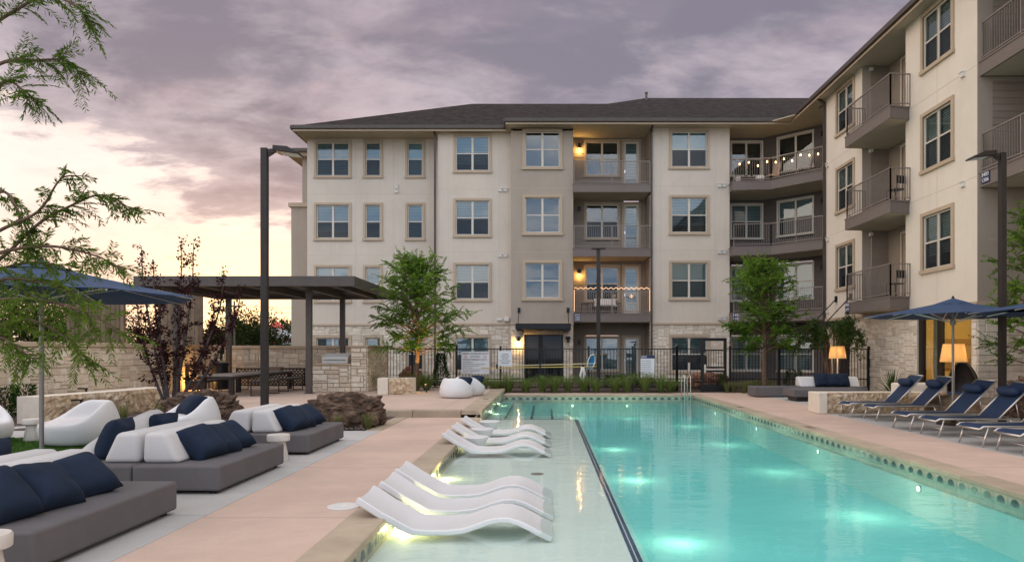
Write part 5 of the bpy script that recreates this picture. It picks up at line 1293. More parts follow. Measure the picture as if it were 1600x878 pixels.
# corten panel with square holes
a = PX(305, 590, 23.6); o = (a.x, 23.6, .15); t = thing('laser_cut_screen', 'rust brown metal panel with square cut-outs behind the dark purple tree', 'metal panel', o)
m = MB(); X0, Z0, nx, nz = a.x - .30, .20, 7, 10; hole = {(i, j) for i in range(1, 6) for j in range(3, 9) if (i * 7 + j * 5) % 3 != 0}
for i in range(nx):
    for j in range(nz):
        if (i, j) in hole: continue
        m.box(X0 + i * .086, X0 + (i + 1) * .086, 23.6, 23.62, Z0 + j * .086, Z0 + (j + 1) * .086)
m.build('panel', M['corten'], t, o)
m = MB(); m.box(X0 - .03, X0, 23.59, 23.63, .15, 1.1); m.box(X0 + nx * .086, X0 + nx * .086 + .03, 23.59, 23.63, .15, 1.1); m.build('frame', M['corten'], t, o)

# ================================================================== limestone blocks and boulders
def lime_block(name, pts, z0, z1, th, label, face=-1, amp=.045, cat='stone bench'):
    """a sawn block whose front face (towards the viewer side) is chiselled; pts = front line"""
    P = [Vector((*p, 0)) for p in pts]; o = (P[0].x, P[0].y, z0); t = thing(name, label, cat, o)
    L_ = [0]
    for a, b in zip(P, P[1:]): L_.append(L_[-1] + (b - a).length)
    def at(s):
        for i in range(len(P) - 1):
            if s <= L_[i + 1] + 1e-6: f = (s - L_[i]) / (L_[i + 1] - L_[i]); return P[i].lerp(P[i + 1], f), (P[i + 1] - P[i]).normalized()
        return P[-1], (P[-1] - P[-2]).normalized()
    n = int(L_[-1] / .05); nz = int((z1 - z0) / .045); m = MB(); vs = []
    for i in range(n + 1):
        p, d = at(L_[-1] * i / n); nn = Vector((d.y, -d.x, 0))
        for j in range(nz + 1):
            z = z0 + (z1 - z0) * j / nz; e_ = min(i, n - i, 3) / 3 * min(j, nz - j, 2) / 2
            k = e_ * (amp * (noise.noise((p.x * 5, p.y * 5, z * 6)) + .7 * noise.noise((p.x * 13, p.y * 13, z * 14))) + .03)
            q = p + nn * k; vs.append((q.x, q.y, z))
    m.add(vs, [(i * (nz + 1) + j, (i + 1) * (nz + 1) + j, (i + 1) * (nz + 1) + j + 1, i * (nz + 1) + j + 1) for i in range(n) for j in range(nz)]); m.build('rough_face', M['lime_rough'], t, o, recalc=False)
    m = MB(); k = 12
    for i in range(k):
        (a, da), (b, db) = at(L_[-1] * i / k), at(L_[-1] * (i + 1) / k); na, nb = Vector((da.y, -da.x, 0)), Vector((db.y, -db.x, 0)); a2, b2 = a - na * th, b - nb * th
        m.quad((a.x, a.y, z1), (b.x, b.y, z1), (b2.x, b2.y, z1), (a2.x, a2.y, z1)); m.quad((a2.x, a2.y, z0), (b2.x, b2.y, z0), (b2.x, b2.y, z1), (a2.x, a2.y, z1))
    for s in (0, L_[-1]):
        a, d = at(s); nn = Vector((d.y, -d.x, 0)); a2 = a - nn * th; m.quad((a.x, a.y, z0), (a2.x, a2.y, z0), (a2.x, a2.y, z1), (a.x, a.y, z1))
    m.build('sawn_body', M['lime_smooth'], t, o, recalc=False); return t
lime_block('limestone_bench', [(-10.35, 14.5), (-10.15, 15.4), (-9.95, 16.6), (-9.85, 18.5)], -.05, .56, .55, 'long curved limestone bench wall on the left with a rough brown face')
lime_block('limestone_bench', [(6.72, 17.0), (9.6, 17.0)], 0, .50, .6, 'long limestone bench behind the sun loungers with a rough tan face')
lime_block('limestone_block', [(-4.85, 21.9), (-4.1, 21.9)], .15, .66, .5, 'squat limestone block under the uplit cypress tree')
# sawn pale left ends
for (x0, x1, y0, y1, z0, z1, nm) in ((6.50, 6.718, 16.93, 17.62, 0, .502, 'small smooth pale limestone end piece of the long right hand bench'), (-5.18, -4.86, 21.82, 22.4, .15, .662, 'smooth pale limestone end of the squat block by the cypress')):
    m = MB(); m.box(x0, x1, y0, y1, z0, z1); tag(m.build('limestone_end', M['lime_smooth'], o=(x0, y0, z0), bevel=.02), nm, 'stone block')
p0 = PX(1363, 612, 22.0); p1 = PX(1437, 612, 22.0); m = MB(); m.box(9.6, 11.3, 19.2, 19.8, 0, .62); tag(m.build('limestone_slab', M['lime_smooth'], o=(10.4, 19.5, 0), bevel=.05, segs=3, smooth=True, angle=50), 'smooth pale limestone slab behind the farthest sun lounger', 'stone block')
def boulder(loc, sx, sy, sz, seed, m_, label, name='boulder', rz=0, sub=5, layers=True):
    bm = bmesh.new(); bmesh.ops.create_icosphere(bm, subdivisions=sub, radius=1)
    for v in bm.verts:
        c = v.co.copy(); s = Vector((seed, seed * .7, seed * 1.3))
        r_ = 1 + .22 * noise.noise(c * 1.3 + s) + .13 * noise.noise(c * 3.1 + s)
        if layers: r_ += .20 * (abs(noise.noise(Vector((c.x * 2.2, c.y * 2.2, c.z * 6)) + s)) - .25) + .12 * noise.turbulence(c * 6 + s, 3, True) - .05 + .035 * (1 - abs(noise.noise(c * 9 + s)) * 3)
        q = Vector((math.copysign(abs(c.x) ** .8, c.x), math.copysign(abs(c.y) ** .8, c.y), math.copysign(abs(c.z) ** .75, c.z))) * r_
        v.co = Vector((q.x * sx, q.y * sy, max(q.z, -.55) * sz))
    me = bpy.data.meshes.new(name); bm.to_mesh(me); bm.free(); me.materials.append(m_)
    ob = bpy.data.objects.new(name, me); col.objects.link(ob); ob.location = (loc[0], loc[1], loc[2] + sz * .5); ob.rotation_euler = (0, 0, rz)
    return tag(ob, label, 'boulder')
boulder((-3.95, 14.15, -.02), .74, .50, .46, 2.2, M['boulder'], 'dark craggy boulder beside the farthest sofa, right one', rz=R(-6))
boulder((-7.15, 14.75, -.02), .72, .5, .46, 7.7, M['boulder'], 'dark layered boulder below the purple tree, left one')
boulder((-5.25, 27.6, .05), .42, .35, .55, 4.1, M['boulder_red'], 'reddish boulder behind the fence left of the cypress trunk')
p = PX(1510, 645, 14.9); boulder((p.x + .1, 15.6, 0), .55, .4, .36, 11.4, M['boulder_tan'], 'light tan angular rock between the sun loungers', layers=False, sub=3)
boulder((10.9, 15.6, 0), .75, .6, .62, 5.5, M['boulder'], 'dark boulder behind the right hand loungers near the lamp post')
boulder((6.3, 27.6, .02), .8, .5, .42, 14.2, M['boulder_red'], 'brown boulder seen through the gate')

# ================================================================== balcony furniture
p = PX(945, 490, 35.4); o = (p.x, 35.3, 3.3); t = thing('balcony_bench', 'dark slatted balcony bench with a white cushion behind the second floor railing', 'bench', o)
m = MB(); m.box(p.x - .62, p.x + .62, 35.0, 35.5, 3.62, 3.68)
m.build('seat', M['bronze'], t, o)
m = MB()
for i in range(12): x = p.x - .58 + i * .105; m.box(x, x + .03, 35.5, 35.53, 3.68, 4.15)
m.build('slat_back', M['bronze'], t, o)
for x in (p.x - .56, p.x + .56): m = MB(); m.box(x - .03, x + .03, 35.05, 35.5, 3.3, 3.62); m.build('leg', M['bronze'], t, o)
pm = pillow_mesh(1.15, .42, .2, 3.3); ob = pm.build('white_cushion', M['white_fabric'], smooth=True); ob.location = (p.x + .02, 35.25, 3.69); ob.rotation_euler = (R(-12), 0, 0); tag(ob, 'long white cushion on the slatted balcony bench', 'cushion')
p = PX(913, 490, 35.3); o = (p.x, 35.2, 3.3); t = thing('balcony_table', 'small dark table left of the slatted balcony bench', 'table', o)
m = MB(); m.box(p.x - .22, p.x + .22, 35.0, 35.4, 3.80, 3.83); m.build('top', M['bronze'], t, o)
for a in (-1, 1):
    for b in (-1, 1): m = MB(); m.bar((p.x + a * .2, 35.2 + b * .17, 3.3), (p.x + a * .12, 35.2 + b * .1, 3.8), .025); m.build('leg', M['bronze'], t, o)
# rope light on that balcony
m = MB(); a, b = ra + .05, rb - .05; yb = YC - .16; n = 120
m.tube([(a + (b - a) * i / n, yb + .03 * math.cos(i * .78), 4.50 + .035 * math.sin(i * .78)) for i in range(n + 1)], .013, 5)
m.tube([(a, yb - .02, 3.4), (a, yb - .02, 4.42)], .012, 5); m.tube([(b, yb - .02, 3.4), (b, yb - .02, 4.42)], .012, 5)
tag(m.build('rope_light', M['rope'], o=(a, yb, 3.4)), 'glowing rope light twisted along the second floor balcony rail', 'rope light')
for i in range(4): lamp('rope_lamp', (a + (b - a) * (i + .5) / 4, yb + .2, 4.4), 2.2, (1, .5, .2), .1)
# string bulbs on the corner balcony
Q = [(uD1 + .1, 33.72), (10.64, 33.51), (12.3, 31.62)]
o = (10.6, 33.5, 9.6); t = thing('string_lights', 'string of warm bulbs along the top corner balcony railing', 'string lights', o)
m = MB(); pts = []; bl = []
for (a, b), n in (((Q[0], Q[1]), 4), ((Q[1], Q[2]), 6)):
    for i in range(n * 6):
        f = i / (n * 6); z = 10.52 - .10 * abs(math.sin(f * n * math.pi)); pts.append((a[0] + (b[0] - a[0]) * f, a[1] + (b[1] - a[1]) * f - .03, z))
    for i in range(n): f = (i + .5) / n; bl.append((a[0] + (b[0] - a[0]) * f, a[1] + (b[1] - a[1]) * f - .03, 10.33 + .10 * math.sin(i * 2.4)))
m.tube(pts, .006, 4); m.build('wire', M['black'], t, o)
for (x, y, z) in bl:
    m = MB(); m.lathe([(.010, .05), (.028, .025), (.034, -.01), (.018, -.035)], 10, (x, y, z)); m.build('bulb', M['bulb'], t, o, smooth=True)
lamp('string_lamp', (.2, .4, .6), 9, (1, .6, .25), .3, t)
M['pattern'] = mat('woven_grey_fabric', (.30, .25, .22), .9, .5, 22)
def bal_chair(x, y, z, rz, label):
    t = thing('balcony_chair', label, 'chair', (x, y, z), rz, 'chairs on the top corner balcony')
    m = MB(); m.box(-.27, .27, -.27, .25, .36, .46); m.build('seat', M['pattern'], t, bevel=.03)
    m = MB(); m.prism([(.18, .42), (.28, .42), (.42, 1.08), (.33, 1.1)], -.27, .27, ax='x'); m.build('backrest', M['pattern'], t, bevel=.03)
    for a in (-1, 1):
        for b in (-1, 1): m = MB(); m.bar((a * .24, b * .22, 0), (a * .22, b * .2, .36), .03); m.build('leg', M['bronze'], t)
    return t
bal_chair(10.95, 34.5, 9.54, R(-70), 'woven patterned balcony chair near the bend of the top corner balcony')
bal_chair(12.1, 33.2, 9.54, R(-110), 'woven patterned balcony chair near the wing end of the top corner balcony')
def pot(x, y, z, r_, h, m_, label, plant=True):
    o = (x, y, z); t = thing('potted_plant', label, 'potted plant', o); m = MB(); m.lathe([(r_ * .75, 0), (r_, h), (r_ * .9, h), (r_ * .88, h - .03)], 16, o); m.build('pot', m_, t, o)
    m = MB()
    for _ in range(60):
        a = rnd.uniform(0, 6.28); k = rnd.uniform(.3, 1); q = Vector((x + math.cos(a) * r_ * k * 1.3, y + math.sin(a) * r_ * k * 1.3, z + h + rnd.uniform(.1, .5) * (1.1 - k * .5)))
        leafq(m, q, Vector((math.cos(a), math.sin(a), .5)), .12, .035)
    m.build('foliage', M['leaf_dark'], t, o, recalc=False)
def leafq(m, p, d, L_, w_, r=None):
    d = d.normalized(); s = d.cross(Vector((rnd.gauss(0, 1), rnd.gauss(0, 1), rnd.gauss(0, 1))))
    s = s.normalized() * w_ / 2 if s.length > 1e-6 else Vector((w_ / 2, 0, 0))
    m.add([p, p + d * L_ * .45 + s, p + d * L_, p + d * L_ * .45 - s], ((0, 1, 2, 3),), 0, r)
pot(9.2, 34.0, 9.54, .14, .26, M['concrete_white'], 'small potted plant at the left end of the top corner balcony'); pot(9.75, 34.1, 9.54, .13, .22, M['corten'], 'low potted plant in the middle of the top corner balcony')
m = MB(); m.lathe([(.05, 0), (.2, .08), (.22, .18), (.16, .28), (.001, .3)], 16); b = m.build('white_pot', M['soft_white'], smooth=True); b.location = (10.2, 33.85, 9.54); tag(b, 'round white pot low behind the bend of the top corner railing', 'pot')
for z, lab in ((6.45, 'small dark cafe chair on the wing balcony of the third floor'), (3.3, 'small dark cafe chair on the wing balcony of the second floor')):
    t = thing('cafe_chair', lab, 'chair', (11.75, 23.85, z), R(200), 'dark cafe chairs on the wing balconies')
    m = MB(); m.box(-.2, .2, -.2, .2, .43, .46); m.build('seat', M['black'], t)
    m = MB(); m.box(-.2, .2, .19, .215, .62, .88); m.build('backrest', M['black'], t)
    for a in (-1, 1):
        for b in (-1, 1): m = MB(); m.bar((a * .19, b * .19, 0), (a * .18, b * .2, .62 if b > 0 else .43), .022); m.build('leg', M['black'], t)

# small things on the ground
m = MB(); m.lathe([(.155, 0), (.155, .008), (.14, .012), (.03, .012), (.02, .006), (.001, .006)], 32); b = m.build('skimmer_lid', M['soft_white']); p = PX(537, 791.5, 6.84); b.location = (p.x, 6.84, .001); tag(b, 'round white skimmer lid set in the pink path near the loungers', 'lid')
M['marker'] = mat('depth_marker', (.20, .15, .11), .6, .1, 4)
for i, (x, y) in enumerate(((-1.63, 8.75), (-1.63, 15.3), (5.16, 13.9), (5.16, 18.9), (-1.68, 19.9))):
    t = thing('depth_marker', 'brown depth marker tile set into the pool coping, ' + ('nearest on the left edge', 'by the terrace step', 'nearest on the right edge', 'farther on the right edge', 'on the raised terrace edge')[i], 'marker tile', (x, y, .157 if i == 4 else .0075), 0, 'depth marker tiles')
    for k in (-1, 1): m = MB(); m.box(-.07, .07, k * .09 - .075, k * .09 + .075, 0, .003); m.build('tile', M['marker'], t)
m = MB(); m.lathe([(.09, 0), (.09, .006), (.001, .008)], 24); b = m.build('shelf_drain', M['marker']); b.location = (-.12, 9.9, ZS + .001); tag(b, 'small round drain cover on the sun shelf floor', 'drain')
for i, (px, py, Y) in enumerate(((129, 608, 17.2), (120, 626, 15.0))):
    p = PX(px, py, Y); o = (p.x, Y, 0); t = thing('path_light', ('small dark hooked path light behind the curved stone bench', 'small dark hooked path light in front of the curved stone bench')[i], 'path light', o, 0, 'small dark path lights')
    m = MB(); m.bar((p.x + .09, Y, 0), (p.x + .09, Y, p.z), .035); m.build('stem', M['bronze'], t, o); m = MB(); m.box(p.x - .1, p.x + .11, Y - .04, Y + .04, p.z, p.z + .035); m.build('head', M['bronze'], t, o)
# uplight under the cypress
p = PX(668, 604, 23.2); o = (p.x, 23.0, .15); t = thing('uplight', 'small spotlight in the grass shining up the cypress trunk', 'spotlight', o)
m = MB(); m.tube([(p.x, 23.0, .15), (p.x, 23.0, .3)], .02, 8); m.tube([(p.x, 23.0, .28), (p.x - .03, 23.05, .40)], .045, 10); m.build('body', M['bronze'], t, o); m = MB(); m.tube([(p.x - .03, 23.05, .401), (p.x - .031, 23.052, .407)], .038, 10); m.build('lens', M['bulb'], t, o)
l = bpy.data.lights.new('uplight_lamp', 'SPOT'); l.energy = 190; l.color = (1, .60, .16); l.spot_size = R(60); l.shadow_soft_size = .03; ob = bpy.data.objects.new('uplight_lamp', l); col.objects.link(ob); ob.location = (p.x - .05, 23.0, .5); ob.rotation_euler = (Vector((p.x - .05, 23.0, .5)) - Vector((fac(651, 24.2), 24.2, 2.6))).to_track_quat('Z', 'Y').to_euler()
lamp('uplight_spill', (p.x - .25, 23.0, .5), 3.0, (1, .62, .16), .05)
# dark wicker chair by the lit glazing
t = thing('wicker_chair', 'dark high backed wicker chair in front of the lit window', 'chair', (10.9, 18.6, .0), R(-60)); m = MB(); n = 24; vs = []
for j in range(9):
    z = j / 8; r_ = .40 * math.sin((.28 + z * .68) * math.pi) ** .6
    for k in range(n): a = math.pi * (1.05 * k / (n - 1) - .02); vs.append((r_ * math.cos(a), r_ * math.sin(a) * .9, .25 + .95 * z))
m.add(vs, [(j * n + k, j * n + k + 1, (j + 1) * n + k + 1, (j + 1) * n + k) for j in range(8) for k in range(n - 1)]); ob = m.build('shell', M['bronze'], t); md = ob.modifiers.new('thickness', 'SOLIDIFY'); md.thickness = .03
m = MB(); m.lathe([(.3, 0), (.3, .05), (.1, .1), (.36, .3), (.36, .42), (.001, .44)], 20); m.build('seat', M['navy_sling'], t)
# ================================================================== plants
def curve_pts(P, n):
    P = [Vector(p) for p in P]; out = []
    Q = [P[0] * 2 - P[1]] + P + [P[-1] * 2 - P[-2]]
    for i in range(len(P) - 1):
        a, b, c, d = Q[i:i + 4]
        for k in range(n):
            t = k / n; out.append(.5 * ((2 * b) + (c - a) * t + (2 * a - 5 * b + 4 * c - d) * t * t + (3 * b - a - 3 * c + d) * t ** 3))
    out.append(P[-1]); return out
def feather(m, w_, p, d, L_, n, ll, lw, droop=.25, twig_r=.0025, shade=None):
    """a twig with two rows of narrow leaflets"""
    d = d.normalized(); pts = []; q = p.copy()
    for i in range(5):
        pts.append(q.copy()); q = q + d * L_ / 4; d = (d + Vector((0, 0, -droop / 4))).normalized()
    w_.tube(pts, [twig_r, twig_r, twig_r * .8, twig_r * .6, twig_r * .3], 3, cap=False)
    side = d.cross(Vector((rnd.gauss(0, .4), rnd.gauss(0, .4), 1))); side = side.normalized() if side.length > 1e-3 else Vector((1, 0, 0))
    for i in range(n):
        f = (i + .5) / n * 3.999; k = int(f); b = pts[k].lerp(pts[min(k + 1, 4)], f - k); dd = (pts[min(k + 1, 4)] - pts[k]).normalized()
        for sg in (-1, 1):
            v = (dd * .75 + side * sg * .8 + Vector((rnd.gauss(0, .2), rnd.gauss(0, .2), rnd.gauss(-.15, .2)))).normalized()
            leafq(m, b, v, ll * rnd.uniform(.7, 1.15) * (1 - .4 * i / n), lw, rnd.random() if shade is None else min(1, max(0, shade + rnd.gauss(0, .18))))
def cypress(x, y, z0, H, Rm, t0, seed, label, nl=62, per=11, lit=.5, lean=0):
    rnd.seed(seed); o = (x, y, z0); t = thing('cypress_tree', label, 'tree', o); tr = MB(); lf = MB()
    tp = [Vector((x + lean * f + .05 * math.sin(f * 7 + seed), y + .04 * math.sin(f * 5), z0 + H * f)) for f in [i / 12 for i in range(13)]]
    tr.tube(tp, [.085 * (1 - f / 12) ** .8 + .008 for f in range(13)], 9)
    for i in range(nl):
        f = t0 + (1 - t0) * (i + rnd.random()) / nl * .98; b = tp[int(f * 12)].lerp(tp[min(12, int(f * 12) + 1)], f * 12 % 1); a = i * 2.4 + rnd.gauss(0, .3)
        g = (f - t0) / (1 - t0); prof = min(1, .72 + g * 1.1) * math.sqrt(max(.04, 1 - (max(0, g - .25) / .77) ** 2)); L_ = Rm * prof * rnd.uniform(.45, 1.15) + .1
        e = R(22 + 32 * g + rnd.gauss(0, 7)); d = Vector((math.cos(a) * math.cos(e), math.sin(a) * math.cos(e), math.sin(e)))
        mid = b + d * L_ * .5; end = b + d * L_ + Vector((0, 0, -.12 * L_)); P = curve_pts([b, mid, end], 4); tr.tube(P, [.022 * (1 - k / len(P)) + .004 for k in range(len(P))], 4, cap=False)
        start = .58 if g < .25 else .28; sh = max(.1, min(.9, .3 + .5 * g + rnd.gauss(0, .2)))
        for k in range(per):
            q = start + (1 - start) * (k + rnd.random()) / per; j = min(len(P) - 2, int(q * (len(P) - 1))); c = P[j].lerp(P[j + 1], q * (len(P) - 1) - j)
            v = (d * .6 + Vector((rnd.gauss(0, .6), rnd.gauss(0, .6), rnd.gauss(.05, .4)))).normalized()
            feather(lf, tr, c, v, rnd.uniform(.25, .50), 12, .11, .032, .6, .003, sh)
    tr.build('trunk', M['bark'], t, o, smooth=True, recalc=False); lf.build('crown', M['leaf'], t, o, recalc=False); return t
cypress(fac(651, 24.0), 24.0, .1, 4.15, 1.72, .29, 11, 'feathery green cypress tree lit from below in front of the fence', 84, 15)
cypress(fac(1197, 25.2), 25.2, .0, 4.3, 1.55, .31, 23, 'feathery green cypress tree right of the gate in front of the dark corner balconies', 80, 15, lean=-.15)
cypress(11.3, 16.3, .0, 4.6, 1.25, .22, 31, 'feathery green tree at the right edge behind the lamp post', 50, 12)
# foreground cypress, its trunk left of the frame
rnd.seed(5); FX = (-6.6, 6.5, 0); t = thing('cypress_tree', 'feathery cypress branches hanging into the left side of the photo', 'tree', FX); tr = MB(); lf = MB()
tp = [Vector((FX[0] + .06 * math.sin(i), FX[1], 6.2 * i / 12)) for i in range(13)]; tr.tube(tp, [.10 * (1 - i / 13) + .01 for i in range(13)], 10)
def limb(zb, way, dens, ll=.062, lw=.013, tl=(.16, .34), r0=.02, start=.25, droop=.55, sh=.45, spread=.55):
    P = [Vector((FX[0], FX[1], zb))] + [PX(*q) for q in way]; P = curve_pts(P, 7); n = len(P); tr.tube(P, [r0 * (1 - k / n) + .003 for k in range(n)], 6, cap=False)
    dens = int(dens * (.5 if zb < 1.75 else 1.3))
    for k in range(dens):
        q = start + (1 - start) * (k + rnd.random()) / dens; j = min(n - 2, int(q * (n - 1))); c = P[j].lerp(P[j + 1], q * (n - 1) - j); d = (P[j + 1] - P[j]).normalized()
        v = (d * .7 + Vector((rnd.gauss(0, spread), rnd.gauss(0, spread), rnd.gauss(-.05, spread)))).normalized(); feather(lf, tr, c, v, rnd.uniform(*tl), 13, ll * 1.25, lw * .82, droop, .0022, sh)
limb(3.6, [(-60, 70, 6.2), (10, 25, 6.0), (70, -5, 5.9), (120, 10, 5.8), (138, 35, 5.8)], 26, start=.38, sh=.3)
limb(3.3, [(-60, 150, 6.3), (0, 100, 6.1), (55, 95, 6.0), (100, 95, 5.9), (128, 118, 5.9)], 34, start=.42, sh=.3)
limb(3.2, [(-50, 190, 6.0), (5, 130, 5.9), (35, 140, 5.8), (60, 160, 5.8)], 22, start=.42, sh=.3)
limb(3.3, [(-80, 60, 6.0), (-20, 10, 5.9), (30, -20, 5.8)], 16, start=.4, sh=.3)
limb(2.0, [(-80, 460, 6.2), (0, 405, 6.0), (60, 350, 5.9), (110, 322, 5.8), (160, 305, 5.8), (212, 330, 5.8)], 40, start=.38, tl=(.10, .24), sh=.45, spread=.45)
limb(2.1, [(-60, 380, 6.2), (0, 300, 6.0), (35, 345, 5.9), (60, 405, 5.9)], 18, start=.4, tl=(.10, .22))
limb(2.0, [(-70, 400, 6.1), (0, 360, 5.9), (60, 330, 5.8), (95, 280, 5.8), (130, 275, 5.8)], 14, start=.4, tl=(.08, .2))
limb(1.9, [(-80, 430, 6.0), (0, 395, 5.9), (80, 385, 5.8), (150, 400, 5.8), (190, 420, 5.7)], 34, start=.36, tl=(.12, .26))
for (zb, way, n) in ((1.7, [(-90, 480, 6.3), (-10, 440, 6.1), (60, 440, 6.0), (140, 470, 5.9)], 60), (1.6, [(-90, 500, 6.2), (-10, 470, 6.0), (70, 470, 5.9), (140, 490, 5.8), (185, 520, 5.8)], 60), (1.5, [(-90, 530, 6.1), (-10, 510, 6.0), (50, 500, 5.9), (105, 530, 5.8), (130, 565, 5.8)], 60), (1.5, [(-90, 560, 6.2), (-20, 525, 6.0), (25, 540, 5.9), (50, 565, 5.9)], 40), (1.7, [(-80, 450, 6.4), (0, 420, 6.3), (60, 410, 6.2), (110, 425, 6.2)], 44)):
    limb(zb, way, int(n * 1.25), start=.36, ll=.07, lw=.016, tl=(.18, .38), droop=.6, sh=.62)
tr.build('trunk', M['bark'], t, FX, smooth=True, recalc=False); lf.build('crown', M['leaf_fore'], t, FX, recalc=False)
# purple leaved multi-stem tree
rnd.seed(8); o = (fac(268, 16.2), 16.2, 0); t = thing('purple_tree', 'thin multi stemmed tree with dark purple leaves behind the left boulder', 'tree', o); tr = MB(); lf = MB()
for i, (ex, ey, ez) in enumerate(((-.62, .1, 3.9), (-.25, -.2, 3.5), (.1, .2, 4.05), (.42, 0, 3.95), (.95, .1, 3.3), (1.35, -.1, 2.9), (-.75, .2, 2.6), (.7, .3, 2.8), (-.1, -.3, 2.6))):
    P = curve_pts([Vector(o) + Vector((ex * .05, ey * .05, 0)), Vector(o) + Vector((ex * .62, ey * .5, ez * .36)), Vector(o) + Vector((ex * 1.1, ey, ez * .74)), Vector(o) + Vector((ex * 1.2, ey, ez))], 6); n = len(P)
    tr.tube(P, [.034 * (1 - k / n) + .005 for k in range(n)], 6, cap=False)
    for k in range(20):
        q = .24 + .76 * (k + rnd.random()) / 20; j = min(n - 2, int(q * (n - 1))); c = P[j].lerp(P[j + 1], q * (n - 1) - j); v = Vector((rnd.gauss(0, .6), rnd.gauss(0, .6), rnd.gauss(.6, .35))).normalized(); L_ = rnd.uniform(.15, .5) * (1.15 - q * .75)
        tr.tube([c, c + v * L_], [.006, .002], 3, cap=False)
        for _ in range(40 if q < .72 else 16):
            f = rnd.random(); leafq(lf, c + v * L_ * f + Vector((rnd.gauss(0, .04), rnd.gauss(0, .04), rnd.gauss(0, .04))), Vector((rnd.gauss(0, 1), rnd.gauss(0, 1), rnd.gauss(.1, .7))), rnd.uniform(.05, .09), .042)
for a in (.3, 2.4, 4.2): tr.tube([Vector(o) + Vector((math.cos(a) * .55, math.sin(a) * .5, 0)), Vector(o) + Vector((math.cos(a) * .06, math.sin(a) * .06, .75))], .012, 4)
tr.build('trunk', M['bark_grey'], t, o, smooth=True, recalc=False); lf.build('crown', M['leaf_purple'], t, o, recalc=False)
# arching leafy tree by the floor lamp
rnd.seed(9); o = (fac(1302, 25.0), 25.0, 0); t = thing('leafy_tree', 'small arching leafy tree lit by the floor lamp in the corner', 'tree', o); tr = MB(); lf = MB()
for i in range(18):
    a = i * 2.4; sp = rnd.uniform(.5, 1.75); ex, ey, ez = math.cos(a) * sp, math.sin(a) * sp * .45, rnd.uniform(1.9, 2.7)
    P = curve_pts([Vector(o) + Vector((ex * .12, ey * .1, 0)), Vector(o) + Vector((ex * .3, ey * .3, ez * .75)), Vector(o) + Vector((ex * .75, ey * .8, ez)), Vector(o) + Vector((ex, ey, ez - .45 * sp))], 6); n = len(P); tr.tube(P, [.028 * (1 - k / n) + .004 for k in range(n)], 5, cap=False)
    for k in range(30):
        q = .42 + .58 * (k + rnd.random()) / 30; j = min(n - 2, int(q * (n - 1))); c = P[j].lerp(P[j + 1], q * (n - 1) - j); v = Vector((rnd.gauss(0, .6), rnd.gauss(0, .5), rnd.gauss(-.1, .5))).normalized(); L_ = rnd.uniform(.1, .34); tr.tube([c, c + v * L_], [.005, .002], 3, cap=False)
        for _ in range(13): f = rnd.random(); leafq(lf, c + v * L_ * f + Vector((rnd.gauss(0, .035), rnd.gauss(0, .035), rnd.gauss(0, .035))), Vector((rnd.gauss(0, 1), rnd.gauss(0, 1), rnd.gauss(-.5, .7))), rnd.uniform(.06, .11), .038)
tr.build('trunk', M['bark'], t, o, smooth=True, recalc=False); lf.build('crown', M['leaf_olive'], t, o, recalc=False)
# grasses
def clump_mesh(seed, n, h, sp, bw, m_, name='blades'):
    rnd.seed(seed); m = MB()
    for _ in range(n):
        a = rnd.uniform(0, 6.283); l_ = h * rnd.uniform(.6, 1.1); k = rnd.uniform(.15, 1) * sp; b = Vector((math.cos(a) * .07 * rnd.random(), math.sin(a) * .07 * rnd.random(), 0)); d = Vector((math.cos(a), math.sin(a), 0)); s = d.cross(Vector((0, 0, 1))) * bw
        p1 = b + d * k * .35 + Vector((0, 0, l_ * .62)); p2 = b + d * k * .85 + Vector((0, 0, l_ * .9)); p3 = b + d * k * 1.25 + Vector((0, 0, l_ * (.95 - .35 * k / sp)))
        m.add([b - s, b + s, p1 + s * .8, p1 - s * .8, p2 + s * .5, p2 - s * .5, p3], ((0, 1, 2, 3), (3, 2, 4, 5), (5, 4, 6)), 0)
    o = m.build('grass_clump', m_, recalc=False); return o
G1 = [clump_mesh(40 + i, 170, .56, .56, .0055, M['grass_blade']) for i in range(3)]; G2 = [clump_mesh(50 + i, 170, .50, .30, .0035, M['grass_pale']) for i in range(2)]
rnd.seed(77); first = set()
def put(protos, loc, s, label, group):
    p = rnd.choice(protos)
    if p.name in first: o = p.copy(); col.objects.link(o)
    else: o = p; first.add(p.name)
    o.location = loc; o.scale = (s, s, s * rnd.uniform(.9, 1.1)); o.rotation_euler = (0, 0, rnd.uniform(0, 6.28)); return tag(o, label, 'grass clump', group)
lab = 'arching green ornamental grass clump in the bed at the foot of the pool fence'
for px in list(range(578, 600, 14)) + list(range(634, 690, 15)) + list(range(752, 1052, 23)):
    for row in range(2 if px % 2 else 1):
        Y = rnd.uniform(25.15, 25.45) if row == 0 else rnd.uniform(25.6, 25.95); X = fac(px + rnd.uniform(-5, 5), Y)
        if px < 700: Y -= 1.2
        put(G1, (X, Y, .02 if px > 740 else .12), rnd.uniform(.85, 1.25) if row == 0 else rnd.uniform(.8, 1.05), lab, 'green grass clumps along the pool fence')
for px in (1138, 1150, 1161, 1170, 1180, 1192, 1206): put(G2, (fac(px, 25.3), 25.3 + rnd.uniform(-.2, .2), 0), rnd.uniform(.9, 1.2), 'pale feathery grass clump right of the pool gate', 'pale grass clumps by the gate')
